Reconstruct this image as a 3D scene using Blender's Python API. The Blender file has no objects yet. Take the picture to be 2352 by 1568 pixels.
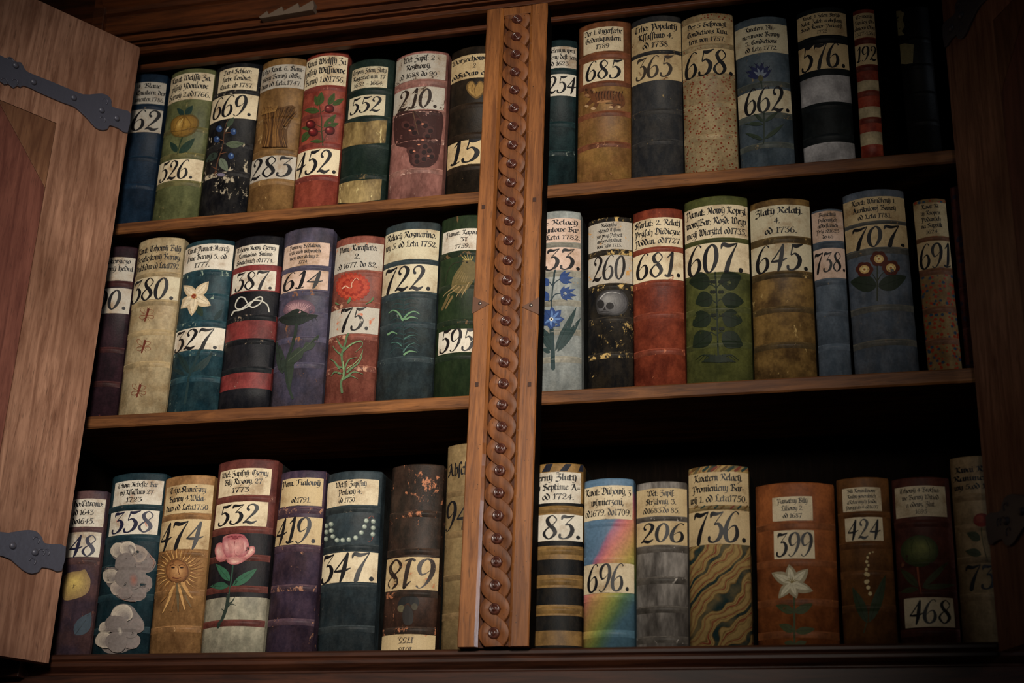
import bpy, bmesh, math, random
from mathutils import Vector, Matrix

# ------------------------------------------------------------------ camera, world, lights, exposure
SC = bpy.context.scene
COL = SC.collection
W, H, F = 2352, 1568, 3450.0
YAW, PITCH, ROLL = 0.26050965, 0.38702009, 0.03641528
CAM = Vector((0.91030879, -3.4, -1.29521512))
_cy, _sy, _cp, _sp = math.cos(YAW), math.sin(YAW), math.cos(PITCH), math.sin(PITCH)
FWD = Vector((-_sy*_cp, _cy*_cp, _sp))
_r = Vector((_cy, _sy, 0)); _u = _r.cross(FWD)
RGT = _r*math.cos(ROLL) + _u*math.sin(ROLL)
UPV = RGT.cross(FWD)
cd = bpy.data.cameras.new('camera'); cam = bpy.data.objects.new('camera', cd); COL.objects.link(cam)
cd.sensor_width = 36.0; cd.lens = 36.0*F/W; cd.clip_start = 0.05; cd.clip_end = 50
M = Matrix((RGT, UPV, -FWD)).transposed().to_4x4(); M.translation = CAM
cam.matrix_world = M
SC.camera = cam
cd.dof.use_dof = True
cd.dof.focus_distance = (Vector((-0.35, 0.0, 0.25))-CAM).dot(FWD)
cd.dof.aperture_fstop = 2.8

world = bpy.data.worlds.new('world'); SC.world = world; world.use_nodes = True
world.node_tree.nodes['Background'].inputs[0].default_value = (0.75, 0.85, 1.0, 1)
world.node_tree.nodes['Background'].inputs[1].default_value = 0.004

def area(name, loc, target, sx, sy, power, col):
    l = bpy.data.lights.new(name, 'AREA'); l.shape = 'RECTANGLE'; l.size = sx; l.size_y = sy
    l.energy = power; l.color = col
    o = bpy.data.objects.new(name, l); COL.objects.link(o)
    o.location = loc
    o.rotation_euler = (Vector(target)-Vector(loc)).to_track_quat('-Z', 'Y').to_euler()
    return o
sl = bpy.data.lights.new('vignette_spot', 'SPOT'); sl.energy = 1430; sl.color = (1.0, 0.92, 0.81)
sl.shadow_soft_size = .45; sl.spot_size = 2*math.atan(1.47/5.3); sl.spot_blend = 1.0  # unseen key light; soft cone shaped to imitate lens vignette and falloff
so = bpy.data.objects.new('vignette_spot', sl); COL.objects.link(so); so.location = (1.0, -5.1, .9)
so.rotation_euler = (Vector((-.38, 0, .16))-so.location).to_track_quat('-Z', 'Y').to_euler()
area('side_window_daylight', (4.6, -3.0, 0.4), (-0.4, 0, -0.2), 0.7, 1.6, 22, (0.78, 0.88, 1.0))
SC.cycles.transparent_max_bounces = 32
vs = SC.view_settings
vs.view_transform = 'Standard'; vs.look = 'None'; vs.gamma = 1.0; vs.use_curve_mapping = False
vs.exposure = 0.0

# ------------------------------------------------------------------ helpers
def ray(px, py):
    return (FWD + RGT*((px-W/2)/F) - UPV*((py-H/2)/F)).normalized()
def at(px, py, y):
    d = ray(px, py); return CAM + d*((y-CAM.y)/d.y)
def lin(c):
    r = []
    for v in c[:3]:
        v /= 255.0
        r.append(v/12.92 if v <= .04045 else ((v+.055)/1.055)**2.4)
    return tuple(r)
RNG = random.Random(5)

def catmull(pts, n=4, closed=False):
    out = []; N = len(pts)
    if N < 3 and not closed:
        a, b = pts[0], pts[-1]
        return [tuple(a[k]+(b[k]-a[k])*i/n for k in range(len(a))) for i in range(n+1)]
    for i in range(N if closed else N-1):
        if closed: p = [pts[(i+j-1) % N] for j in range(4)]
        else: p = [pts[max(0, min(N-1, i+j-1))] for j in range(4)]
        for s in range(n):
            t = s/n; t2 = t*t; t3 = t2*t
            out.append(tuple(.5*(2*b+(c-a)*t+(2*a-5*b+4*c-d)*t2+(-a+3*b-3*c+d)*t3) for a, b, c, d in zip(*p)))
    if not closed: out.append(tuple(pts[-1]))
    return out

def mesh_obj(name, V, Fc, mats, parent=None, mi=None, smooth=False, cols=None):
    me = bpy.data.meshes.new(name); me.from_pydata([tuple(v) for v in V], [], Fc)
    for m in (mats if isinstance(mats, (list, tuple)) else [mats]): me.materials.append(m)
    if mi: me.polygons.foreach_set('material_index', mi)
    if smooth: me.polygons.foreach_set('use_smooth', [True]*len(me.polygons))
    if cols:
        ca = me.color_attributes.new('Col', 'FLOAT_COLOR', 'CORNER')
        fl = []
        for p in me.polygons: fl += list(cols[p.index])*p.loop_total
        ca.data.foreach_set('color', fl)
    me.update()
    o = bpy.data.objects.new(name, me); COL.objects.link(o)
    if parent: o.parent = parent
    return o
def bm_obj(name, bm, mats, parent=None, smooth=False, loc=None):
    me = bpy.data.meshes.new(name); bmesh.ops.recalc_face_normals(bm, faces=bm.faces[:])
    bm.to_mesh(me); bm.free()
    for m in (mats if isinstance(mats, (list, tuple)) else [mats]): me.materials.append(m)
    if smooth: me.polygons.foreach_set('use_smooth', [True]*len(me.polygons))
    o = bpy.data.objects.new(name, me); COL.objects.link(o)
    if parent: o.parent = parent
    if loc: o.location = loc
    return o
def empty(name, loc=(0, 0, 0), parent=None):
    o = bpy.data.objects.new(name, None); COL.objects.link(o); o.location = loc; o.empty_display_size = .05
    if parent: o.parent = parent
    return o
def tag(o, label, cat, group=None):
    o['label'] = label; o['category'] = cat
    if group: o['group'] = group
def box_bm(x0, x1, y0, y1, z0, z1, bev=.002, bm=None):
    b = bmesh.new()
    g = bmesh.ops.create_cube(b, size=1)
    for v in b.verts:
        v.co = Vector(((x0+x1)/2+v.co.x*(x1-x0), (y0+y1)/2+v.co.y*(y1-y0), (z0+z1)/2+v.co.z*(z1-z0)))
    if bev: bmesh.ops.bevel(b, geom=b.edges[:], offset=bev, segments=2, affect='EDGES', profile=.5)
    if bm is None: return b
    me = bpy.data.meshes.new('t'); b.to_mesh(me); b.free(); bm.from_mesh(me); bpy.data.meshes.remove(me)
    return bm
def prism(name, poly, h0, h1, mat, parent=None, axis='y', bev=0, smooth=False):
    """poly in 2D extruded between h0..h1; axis y: (x,z); axis x: (y,z)"""
    bm = bmesh.new()
    def P(a, b, h): return (a, h, b) if axis == 'y' else (h, a, b)
    f = bm.faces.new([bm.verts.new(P(a, b, h0)) for a, b in poly])
    r = bmesh.ops.extrude_face_region(bm, geom=[f])
    for v in r['geom']:
        if isinstance(v, bmesh.types.BMVert):
            if axis == 'y': v.co.y = h1
            else: v.co.x = h1
    bmesh.ops.recalc_face_normals(bm, faces=bm.faces[:])
    if bev:
        bmesh.ops.bevel(bm, geom=[e for e in bm.edges if e.calc_face_angle(0) > .5], offset=bev, segments=2, affect='EDGES', profile=.5)
    return bm_obj(name, bm, mat, parent, smooth)
def lathe(prof, n=20, axis='y'):
    """prof: list of (r, d) ; d along -y"""
    bm = bmesh.new(); rings = []
    for r, d in prof:
        rings.append([bm.verts.new((r*math.cos(2*math.pi*i/n), -d, r*math.sin(2*math.pi*i/n))) for i in range(n)])
    for a, b in zip(rings, rings[1:]):
        for i in range(n):
            bm.faces.new((a[i], a[(i+1) % n], b[(i+1) % n], b[i]))
    bm.faces.new(rings[-1])
    return bm

# ------------------------------------------------------------------ materials
class NT:
    def __init__(s, name):
        s.m = bpy.data.materials.new(name); s.m.use_nodes = True; s.t = s.m.node_tree
        s.b = s.t.nodes['Principled BSDF']; s.out = s.t.nodes['Material Output']
        s.tc = s.t.nodes.new('ShaderNodeTexCoord')
    def n(s, typ, **kw):
        o = s.t.nodes.new(typ)
        for k, v in kw.items():
            if k in o.inputs.keys(): o.inputs[k].default_value = v
            else: setattr(o, k, v)
        return o
    def l(s, a, b): s.t.links.new(a, b)
    def coord(s, sc, loc=(0, 0, 0), rot=(0, 0, 0)):
        mp = s.n('ShaderNodeMapping'); mp.inputs['Scale'].default_value = sc
        mp.inputs['Location'].default_value = loc; mp.inputs['Rotation'].default_value = rot
        s.l(s.tc.outputs['Object'], mp.inputs[0]); return mp.outputs[0]
    def noise(s, vec, scale, detail=4, rough=.55, dist=0):
        o = s.n('ShaderNodeTexNoise', Scale=scale, Detail=detail, Roughness=rough, Distortion=dist)
        s.l(vec, o.inputs['Vector']); return o.outputs['Fac']
    def ramp(s, fac, a, b):
        o = s.n('ShaderNodeMapRange'); o.interpolation_type = 'SMOOTHSTEP'
        o.inputs['From Min'].default_value = a; o.inputs['From Max'].default_value = b
        s.l(fac, o.inputs['Value']); return o.outputs['Result']
    def mix(s, fac, a, b, mode='MIX'):
        o = s.n('ShaderNodeMix', data_type='RGBA', blend_type=mode)
        for sock, v in ((o.inputs[0], fac), (o.inputs[6], a), (o.inputs[7], b)):
            if isinstance(v, bpy.types.NodeSocket): s.l(v, sock)
            elif isinstance(v, (int, float)): sock.default_value = v
            else: sock.default_value = (*v, 1)
        return o.outputs[2]
    def bump(s, hgt, strength=.3, dist=.002):
        o = s.n('ShaderNodeBump', Strength=strength, Distance=dist)
        s.l(hgt, o.inputs['Height']); s.l(o.outputs[0], s.b.inputs['Normal'])
    def done(s, colr, rough=.55, spec=.4):
        if isinstance(colr, bpy.types.NodeSocket): s.l(colr, s.b.inputs['Base Color'])
        else: s.b.inputs['Base Color'].default_value = (*colr, 1)
        s.b.inputs['Roughness'].default_value = rough
        s.b.inputs['Specular IOR Level'].default_value = spec
        return s.m

def mute(c):
    g = .3*c[0]+.59*c[1]+.11*c[2]; f = .80+.16*min(1, g/130); k = .3 if c[2] > c[0]*1.15 else .12
    c = tuple((v+(g-v)*k)*f for v in c)
    return (c[0]*.86, c[1]*1.07, c[2]*.96) if c[2] > c[0]*1.5 else c
def leather(name, c1, c2, wear=(190, 165, 120), amt=.12, streak=1.0, scale=14, rough=.52, dots=None, spec=.2):
    c1, c2, wear = mute(c1), mute(c2), mute(wear)
    k = NT(name); off = (RNG.uniform(0, 9), RNG.uniform(0, 9), RNG.uniform(0, 9))
    v = k.coord((1, 1, streak), off)
    big = k.noise(v, scale, 6, .6)
    c = k.mix(k.ramp(big, .38, .64), lin(c1), lin(c2))
    mid = k.noise(k.coord((1, 1, .45), (off[2], off[0], off[1])), 42, 6, .65)
    c = k.mix(k.ramp(mid, .34, .66), k.mix(.34, c, (.004, .003, .002)), k.mix(.02+.08*min(1, sum(c1)/380), c, lin(wear)))
    if dots:                                            # painted speckles
        for dc, dsc, th in dots:
            vo = k.n('ShaderNodeTexVoronoi', Scale=dsc, Randomness=.85)
            nn = k.n('ShaderNodeTexNoise', Scale=260.0)
            k.l(v, nn.inputs['Vector'])
            mv = k.mix(.003, v, nn.outputs['Color'])
            k.l(mv, vo.inputs['Vector'])
            m = k.ramp(vo.outputs['Distance'], th, th*.62)
            c = k.mix(m, c, lin(dc))
    fine = k.noise(v, 160, 3, .6)
    c = k.mix(k.ramp(fine, .2, .8), c, k.mix(.28, c, (0, 0, 0)))
    if amt:
        wn = k.noise(k.coord((1, 1, .6*streak), (off[1], off[2], off[0])), 58, 9, .7, .3)
        wide = k.noise(v, 7, 2)
        s = k.n('ShaderNodeMath', operation='MULTIPLY_ADD'); k.l(wide, s.inputs[0]); s.inputs[1].default_value = .5; k.l(wn, s.inputs[2])
        m = k.ramp(s.outputs[0], 1.03-amt*.95, 1.08-amt*.95)
        c = k.mix(m, c, lin(wear))
    k.bump(k.noise(v, 220, 4), .25, .0015)
    return k.done(c, rough, spec*(.45+.55*min(1, sum(c1)/260)))

def paper(name, c, stain=(140, 105, 65), amt=.35, flake=None, famt=0):
    k = NT(name); off = (RNG.uniform(0, 9), RNG.uniform(0, 9), RNG.uniform(0, 9))
    v = k.coord((1, 1, 1), off)
    col = k.mix(k.ramp(k.noise(v, 13, 7, .7), .44, .8), lin(c), lin(stain))
    f = k.noise(v, 330, 3)
    col = k.mix(k.ramp(f, .3, .75), col, k.mix(.17, col, (.03, .02, .01)))
    if flake:
        fn = k.noise(v, 26, 8, .7, .4)
        col = k.mix(k.ramp(fn, .62-famt*.4, .66-famt*.4), col, lin(flake))
    k.bump(k.noise(v, 120, 4), .15, .001)
    return k.done(col, .6, .25)

def wood(name, dark, light, axis='z', scale=1.0, rough=.45, spec=.4, holes=False, tint=None):
    k = NT(name); off = (RNG.uniform(0, 9), RNG.uniform(0, 9), RNG.uniform(0, 9))
    st = .08
    sc = {'x': (st, 1, 1), 'y': (1, st, 1), 'z': (1, 1, st)}[axis]
    v = k.coord(sc, off)
    g = k.noise(v, 60*scale, 7, .65, .6)
    c = k.mix(k.ramp(g, .3, .72), lin(dark), lin(light))
    b = k.noise(k.coord(tuple(.35+.65*q for q in sc), off), 7*scale, 4, .6)
    c = k.mix(k.ramp(b, .35, .7), k.mix(.45, c, lin(dark)), c)
    pores = k.noise(v, 330*scale, 3, .6)
    c = k.mix(k.ramp(pores, .55, .75), c, k.mix(.5, c, (.01, .006, .004)))
    if tint:
        c = k.mix(k.ramp(k.noise(k.coord((1, 1, 1), off), 3.0, 3), .4, .7), c, k.mix(.5, c, lin(tint)))
    if holes:
        vo = k.n('ShaderNodeTexVoronoi', Scale=75.0); k.l(k.coord((1, 1, 1), off), vo.inputs['Vector'])
        wn = k.noise(k.coord((1, 1, 1), off), 23, 2)
        m1 = k.ramp(vo.outputs['Distance'], .11, .06)
        s = k.n('ShaderNodeMath', operation='MULTIPLY'); k.l(m1, s.inputs[0]); k.l(k.ramp(wn, .5, .56), s.inputs[1])
        c = k.mix(s.outputs[0], c, lin((25, 12, 8)))
    k.bump(g, .22, .0015)
    return k.done(c, rough, spec)

def plain(name, c, rough=.5, spec=.4, metal=0, bumpsc=0):
    k = NT(name)
    if bumpsc: k.bump(k.noise(k.coord((1, 1, 1)), bumpsc, 5), .5, .002)
    k.b.inputs['Metallic'].default_value = metal
    return k.done(lin(c), rough, spec)

def paint_mat():
    """oil paint of a spine painting: pigment from the brush strokes, worn through in places"""
    k = NT('spine_paint')
    a = k.n('ShaderNodeVertexColor', layer_name='Col')
    v = k.coord((1, 1, 1))
    f = k.noise(v, 130, 5, .65)
    c = k.mix(k.ramp(f, .25, .75), a.outputs['Color'], k.mix(.3, a.outputs['Color'], (.01, .008, .006)))
    w = k.noise(v, 48, 8, .7)
    mm = k.n('ShaderNodeMath', operation='MULTIPLY'); k.l(k.ramp(w, .66, .60), mm.inputs[0]); k.l(a.outputs['Alpha'], mm.inputs[1])
    k.l(mm.outputs[0], k.b.inputs['Alpha'])
    return k.done(c, .6, .18)
def ink_mat(name, c, flake=0.0):
    k = NT(name)
    if flake:
        w = k.noise(k.coord((1, 1, 1)), 55, 8, .7)
        k.l(k.ramp(w, .70-flake*.3, .66-flake*.3), k.b.inputs['Alpha'])
    return k.done(lin(c), .5, .3)
PAINT = paint_mat()
INK = ink_mat('ink', (20, 19, 22))
INKS = {'': INK, 'w': ink_mat('worn_ink', (24, 20, 20), .2), 'b': ink_mat('blue_black_ink', (28, 28, 52), 0),
        'r': ink_mat('brown_worn_ink', (42, 30, 24), .22), 'f': ink_mat('faded_ink', (62, 52, 44), .1)}
BOARD = leather('board_leather', (52, 54, 52), (40, 40, 40), (90, 84, 74), .06)
PAGES = leather('page_edges', (150, 130, 95), (120, 100, 70), amt=0, streak=1, scale=60)

# ------------------------------------------------------------------ lettering: digits as swelled strokes, blackletter as a broad nib
DIG = {
'0': [[(.3,.99,.05),(.13,.8,.11),(.07,.48,.14),(.13,.15,.11),(.28,.01,.05),(.43,.2,.11),(.5,.52,.14),(.44,.85,.11),(.3,.99,.05)]],
'1': [[(.1,.78,.03),(.2,.88,.06),(.3,1.0,.1)],[(.3,1.0,.1),(.29,.6,.13),(.26,.2,.13),(.2,.02,.09)],[(.08,.06,.09),(.17,.01,.06),(.3,.03,.05),(.42,.08,.03)]],
'2': [[(.17,.7,.11),(.1,.8,.07),(.16,.95,.05),(.32,1.0,.07),(.48,.84,.14),(.42,.58,.12),(.22,.28,.06),(.03,.03,.03)],[(.03,.04,.05),(.18,.1,.11),(.38,.04,.13),(.58,.16,.03)]],
'3': [[(.08,.8,.03),(.13,.94,.13),(.32,.93,.09),(.55,1.0,.03)],[(.54,.99,.03),(.36,.75,.03),(.24,.58,.04)],[(.24,.58,.04),(.4,.6,.08),(.53,.4,.15),(.47,.14,.13),(.27,0,.05),(.1,.05,.08),(.08,.17,.1)]],
'4': [[(.46,1.0,.05),(.26,.66,.05),(.04,.36,.05)],[(.02,.36,.05),(.25,.36,.09),(.45,.38,.08),(.64,.46,.03)],[(.45,.98,.09),(.42,.6,.14),(.39,.25,.14),(.33,-.02,.07)]],
'5': [[(.2,.97,.08),(.36,.93,.13),(.62,1.03,.03)],[(.21,.97,.05),(.16,.58,.04)],[(.16,.56,.03),(.33,.64,.07),(.52,.43,.15),(.46,.15,.13),(.26,0,.05),(.1,.04,.08),(.07,.16,.1)]],
'6': [[(.52,.93,.06),(.42,1.02,.03),(.28,.94,.05),(.13,.68,.11),(.06,.36,.15),(.12,.1,.12),(.28,0,.05),(.46,.12,.12),(.51,.32,.13),(.42,.54,.07),(.26,.5,.03),(.13,.36,.02)]],
'7': [[(.02,.8,.02),(.08,.96,.12),(.3,.92,.12),(.6,1.02,.03)],[(.59,1.0,.03),(.45,.68,.07),(.33,.35,.14),(.27,0,.15)]],
'8': [[(.49,.86,.05),(.32,1.0,.04),(.15,.84,.12),(.23,.62,.13),(.42,.44,.14),(.51,.22,.13),(.3,0,.05),(.08,.2,.1),(.14,.4,.06),(.36,.58,.04),(.5,.76,.04),(.48,.88,.05)]],
}
DIG['9'] = [[(.58-x, 1-y, w) for x, y, w in reversed(s)] for s in DIG['6']]
DW = {'1': .46, '.': .26, ' ': .3}
LOW = {
'a': (.62, '.5,.95 .2,.85 .1,.45 .14,.1 .3,0 .5,.25|.5,1 .5,.2 .64,0'), 'b': (.6, '.15,1.55 .14,.15 .3,0 .52,.25 .54,.75 .38,1 .15,.75'),
'c': (.5, '.48,.85 .32,1 .12,.75 .12,.25 .3,0 .48,.15'), 'd': (.6, '.08,1.5 .35,1.2 .53,.75 .52,.25 .32,0 .12,.25 .14,.75 .4,.95'),
'e': (.5, '.14,.5 .44,.7 .34,1 .13,.75 .13,.22 .3,0 .46,.15'), 'f': (.42, '.48,1.4 .34,1.6 .2,1.3 .18,-.35|.02,.92 .42,.95'),
'g': (.62, '.5,.9 .28,1 .1,.75 .12,.3 .28,.15 .5,.35|.5,1 .52,-.15 .3,-.48 .08,-.3'), 'h': (.62, '.14,1.55 .14,0|.14,.75 .4,1 .54,.75 .52,.05 .36,-.4'),
'i': (.34, '.06,.82 .17,1 .17,.15 .3,.02'), 'j': (.34, '.08,.85 .19,1 .19,-.2 .03,-.45'),
'k': (.56, '.15,1.55 .15,0|.15,.65 .34,1 .46,.8 .2,.55|.22,.55 .38,.12 .54,.02'), 'l': (.34, '.16,1.55 .15,.15 .3,.02'),
'm': (.92, '.06,.84 .17,1 .17,0|.17,.75 .36,1 .46,.8 .46,0|.46,.75 .66,1 .75,.8 .75,.15 .88,.02'),
'n': (.64, '.06,.84 .17,1 .17,0|.17,.75 .38,1 .48,.8 .48,.15 .62,.02'), 'o': (.6, '.34,1 .11,.75 .11,.22 .32,0 .53,.25 .53,.78 .34,1'),
'p': (.6, '.06,.85 .17,1 .17,-.5|.17,.75 .38,1 .53,.75 .53,.25 .36,0 .17,.18'), 'q': (.6, '.5,.9 .28,1 .1,.75 .12,.22 .28,0 .5,.25|.5,.95 .5,-.5'),
'r': (.46, '.06,.84 .17,1 .17,.05|.17,.75 .32,1 .44,.86'), 's': (.5, '.46,.86 .3,1 .13,.78 .22,.55 .44,.38 .42,.12 .24,0 .06,.14'),
'ſ': (.36, '.46,1.4 .32,1.6 .18,1.3 .17,-.35'), 't': (.44, '.17,1.35 .16,.18 .3,0 .44,.12|.02,.92 .4,.95'),
'u': (.64, '.06,.85 .16,1 .16,.2 .3,0 .5,.25|.5,1 .5,.15 .63,.02'), 'v': (.6, '.06,.9 .17,1.05 .17,.25 .34,0 .53,.3 .53,.8 .36,1'),
'w': (.86, '.06,.9 .16,1.05 .16,.2 .3,0 .46,.2 .46,1|.46,.25 .62,0 .77,.3 .77,.8 .6,1'), 'x': (.5, '.17,1 .17,.15 .34,0|.02,.5 .42,.52|.17,.75 .42,1'),
'y': (.6, '.06,.9 .17,1.05 .17,.25 .34,.05 .5,.25|.53,1 .52,.1 .36,-.4 .1,-.48'), 'z': (.5, '.08,.92 .42,.98 .18,.52 .42,.36 .38,-.2 .08,-.42'),
'A': (1.0, '.04,.12 .2,.0 .34,.5 .52,1.5|.5,1.5 .62,.8 .74,.15 .94,.04|.22,.55 .7,.62|.16,1.25 .32,1.5 .54,1.45'),
'B': (.92, '.04,1.2 .16,1.5 .36,1.3 .32,.3 .08,.06|.32,1.3 .6,1.55 .78,1.25 .5,.85 .8,.65 .8,.2 .5,0 .22,.12'),
'C': (.8, '.78,1.3 .56,1.52 .24,1.3 .12,.7 .22,.2 .48,0 .76,.2|.46,1.4 .44,.3'), 'D': (.95, '.04,1.35 .3,1.55 .7,1.35 .88,.8 .76,.25 .4,0 .08,.2|.34,1.35 .38,.5 .14,.2'),
'E': (.8, '.76,1.3 .54,1.52 .24,1.25 .14,.7 .22,.2 .48,0 .76,.2|.2,.78 .62,.86'), 'F': (.8, '.06,1.3 .3,1.5 .8,1.45|.4,1.45 .38,.3 .1,.02|.34,.8 .68,.86'),
'G': (.95, '.74,1.35 .5,1.52 .22,1.3 .12,.7 .22,.2 .5,0 .78,.2 .8,.75 .56,.85|.46,1.3 .42,.4'), 'H': (.95, '.06,1.3 .22,1.52 .36,1.2 .3,.3 .06,0|.34,.75 .6,1 .8,.75 .76,0 .56,-.4'),
'I': (.55, '.04,1.2 .2,1.5 .46,1.4|.36,1.4 .34,.3 .06,.05'), 'J': (.55, '.04,1.2 .2,1.5 .46,1.4|.36,1.4 .34,0 .06,-.3'),
'K': (.92, '.04,1.25 .18,1.52 .36,1.3 .32,.3 .06,.02|.32,.75 .56,1.5 .78,1.35 .42,.75 .62,.3 .88,.02'), 'L': (.8, '.6,1.4 .4,1.52 .2,1.3 .32,.9 .3,.3 .08,.06|.1,.1 .42,.14 .78,.0'),
'M': (1.15, '.04,1.2 .18,1.5 .32,1.2 .28,.3 .04,.02|.32,1.25 .54,1.5 .64,1.2 .62,.1|.64,1.25 .86,1.5 .96,1.2 .95,.2 1.1,.02'), 'N': (.98, '.04,1.2 .18,1.5 .32,1.2 .28,.3 .04,.02|.26,1.4 .46,.8 .72,.08|.6,1.45 .74,1.3 .74,.7 .72,.08'),
'O': (.92, '.5,1.52 .16,1.2 .12,.4 .44,0 .8,.35 .8,1.15 .5,1.52|.46,1.35 .44,.3'), 'P': (.9, '.04,1.2 .18,1.5 .34,1.2 .32,-.3 .1,-.4|.32,1.2 .6,1.52 .8,1.2 .76,.55 .5,.3 .3,.5'),
'Q': (.98, '.5,1.52 .16,1.2 .12,.4 .44,0 .8,.35 .8,1.15 .5,1.52|.46,1.3 .44,.35|.5,.2 .7,-.1 .95,-.15'), 'R': (.94, '.04,1.2 .18,1.5 .34,1.2 .3,.3 .06,.02|.33,1.28 .58,1.52 .8,1.28 .74,.95 .34,.82|.5,.84 .66,.35 .92,.02'),
'S': (.8, '.76,1.35 .5,1.54 .18,1.3 .26,.95 .66,.7 .7,.25 .38,0 .06,.2|.44,1.4 .4,.2'), 'T': (.85, '.06,1.25 .22,1.52 .55,1.38 .82,1.5|.5,1.35 .2,1 .14,.4 .36,0 .72,.15|.48,1.3 .46,.3'),
'U': (.9, '.06,1.3 .26,1.5 .2,.5 .36,0 .66,.15|.7,1.5 .68,.2 .86,.02'), 'V': (.9, '.06,1.25 .2,1.52 .3,1.1 .22,.3 .46,0 .76,.3 .78,1.1 .56,1.5'),
'W': (1.2, '.04,1.25 .18,1.52 .28,1.1 .22,.3 .42,0 .6,.3 .6,1.35|.6,.3 .8,0 1.06,.35 1.06,1.1 .84,1.5'), 'Y': (.85, '.06,1.3 .22,1.5 .26,.8 .46,.5 .7,.75|.74,1.5 .72,.2 .5,-.35 .14,-.45'),
'Z': (.8, '.08,1.3 .3,1.5 .66,1.45 .36,.85 .68,.65 .66,.1 .38,-.35 .06,-.2|.2,.75 .56,.8'),
'.': (.26, '.1,.06 .15,.02'), ',': (.26, '.14,.08 .06,-.25'), ':': (.3, '.12,.08 .17,.03|.12,.7 .17,.65'), '-': (.45, '.06,.45 .4,.52'), '–': (.7, '.06,.48 .62,.52'), '=': (.5, '.06,.35 .42,.4|.06,.65 .42,.7'),
}
MARK = {'ý': ('y', '"'), 'ü': ('u', '"'), 'ů': ('u', 'o'), 'ě': ('e', 'v'), 'ř': ('r', 'v'), 'ž': ('z', 'v'), 'č': ('c', 'v'), 'š': ('s', 'v'), 'Ž': ('Z', 'v'), 'Č': ('C', 'v'), 'ň': ('n', 'v'), 'ú': ('u', '/'), 'æ': None}
GC = {}
def glyph_polys(ch):
    """unit polygons of one blackletter character (x-height 1)"""
    if ch in GC: return GC[ch]
    polys = []; wd = .4
    if ch == ' ': wd = .42
    elif ch in DIG:
        wd = (DW.get(ch, .62))*1.3
        for s in DIG[ch]:
            polys += swell([(x*1.3, y*1.35, max(w*1.25, .09)) for x, y, w in s], 3)
    else:
        base, mark = MARK[ch] if MARK.get(ch) else (ch, None)
        if base not in LOW: base = 'e'
        wd, d = LOW[base]
        nib = .275; hx, hy = nib*.5*math.cos(.75), nib*.5*math.sin(.75)
        strokes = [[tuple(map(float, p.split(','))) for p in s.split()] for s in d.split('|')]
        tp = 1.75 if base.isupper() else 1.32
        if base in 'ij': strokes.append([(.15, 1.38), (.22, 1.32)])
        if mark == '"': strokes += [[(.16, tp), (.2, tp-.05)], [(.42, tp), (.46, tp-.05)]]
        if mark == 'o': strokes += [[(.2, tp), (.3, tp+.2), (.4, tp), (.3, tp-.1), (.2, tp)]]
        if mark == 'v': strokes += [[(.16, tp+.12), (.26, tp-.05), (.4, tp+.16)]]
        if mark == '/': strokes += [[(.2, tp-.05), (.45, tp+.2)]]
        for s in strokes:
            c = catmull(s, 3)
            for a, b in zip(c, c[1:]):
                polys.append([(a[0]-hx, a[1]-hy), (b[0]-hx, b[1]-hy), (b[0]+hx, b[1]+hy), (a[0]+hx, a[1]+hy)])
            for a in (c[0], c[-1]):
                q = nib*.3
                polys.append([(a[0]-hx, a[1]-hy), (a[0]+q*.6, a[1]-q*.6), (a[0]+hx, a[1]+hy), (a[0]-q*.6, a[1]+q*.6)])
    GC[ch] = (wd, polys); return GC[ch]
def swell(pts, n=5):
    c = catmull(pts, n); L = []; Rr = []
    for i, p in enumerate(c):
        a = c[max(0, i-1)]; b = c[min(len(c)-1, i+1)]
        dx, dy = b[0]-a[0], b[1]-a[1]; d = math.hypot(dx, dy) or 1
        w = max(p[2]*1.14, .026)*.5
        L.append((p[0]-dy/d*w, p[1]+dx/d*w)); Rr.append((p[0]+dy/d*w, p[1]-dx/d*w))
    P = [[L[i], L[i+1], Rr[i+1], Rr[i]] for i in range(len(c)-1)]
    for p in (c[0], c[-1]):
        if p[2] > .06: P.append([(p[0]+p[2]*.5*math.cos(t*math.pi/4), p[1]+p[2]*.5*math.sin(t*math.pi/4)) for t in range(8)])
    return P
def number_polys(txt):
    x = 0; out = []
    for ch in txt:
        if ch == '.':
            out.append([(x+.13+.085*math.cos(t*math.pi/6), .085+.085*math.sin(t*math.pi/6)) for t in range(12)]); x += .26
        elif ch == ' ': x += .3
        else:
            for s in DIG[ch]:
                for p in swell(s, 5): out.append([(x+a+.1*(b-.5), b) for a, b in p])
            x += DW.get(ch, .62)
    return x, out
def line_polys(txt):
    x = 0; out = []
    for ch in txt:
        wd, P = glyph_polys(ch)
        for p in P: out.append([(x+a, b) for a, b in p])
        x += wd
    return x, out

# ------------------------------------------------------------------ books
CROP = {'A': (250, 90, 3.484), 'B': (650, 60, 3.267), 'C': (1230, 0, 3.336), 'D': (1650, 0, 3.336), 'E': (200, 500, 3.267), 'F': (600, 460, 3.0154),
        'G': (1220, 420, 3.0154), 'H': (1700, 400, 2.9036), 'I': (110, 1020, 3.136), 'J': (590, 1010, 3.0154), 'K': (1200, 1030, 3.135), 'L': (1700, 1010, 2.959)}
ZSH = {1: .5775, 2: 0.0, 3: -.641}          # shelf tops
APEX = .012                                  # spines stand a little behind the shelf fronts
PAPERS = {'cream': (226, 208, 174), 'white': (218, 209, 192), 'grey': (184, 176, 162), 'tan': (205, 181, 138), 'pink': (212, 184, 166), 'yellow': (204, 193, 163)}

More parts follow.
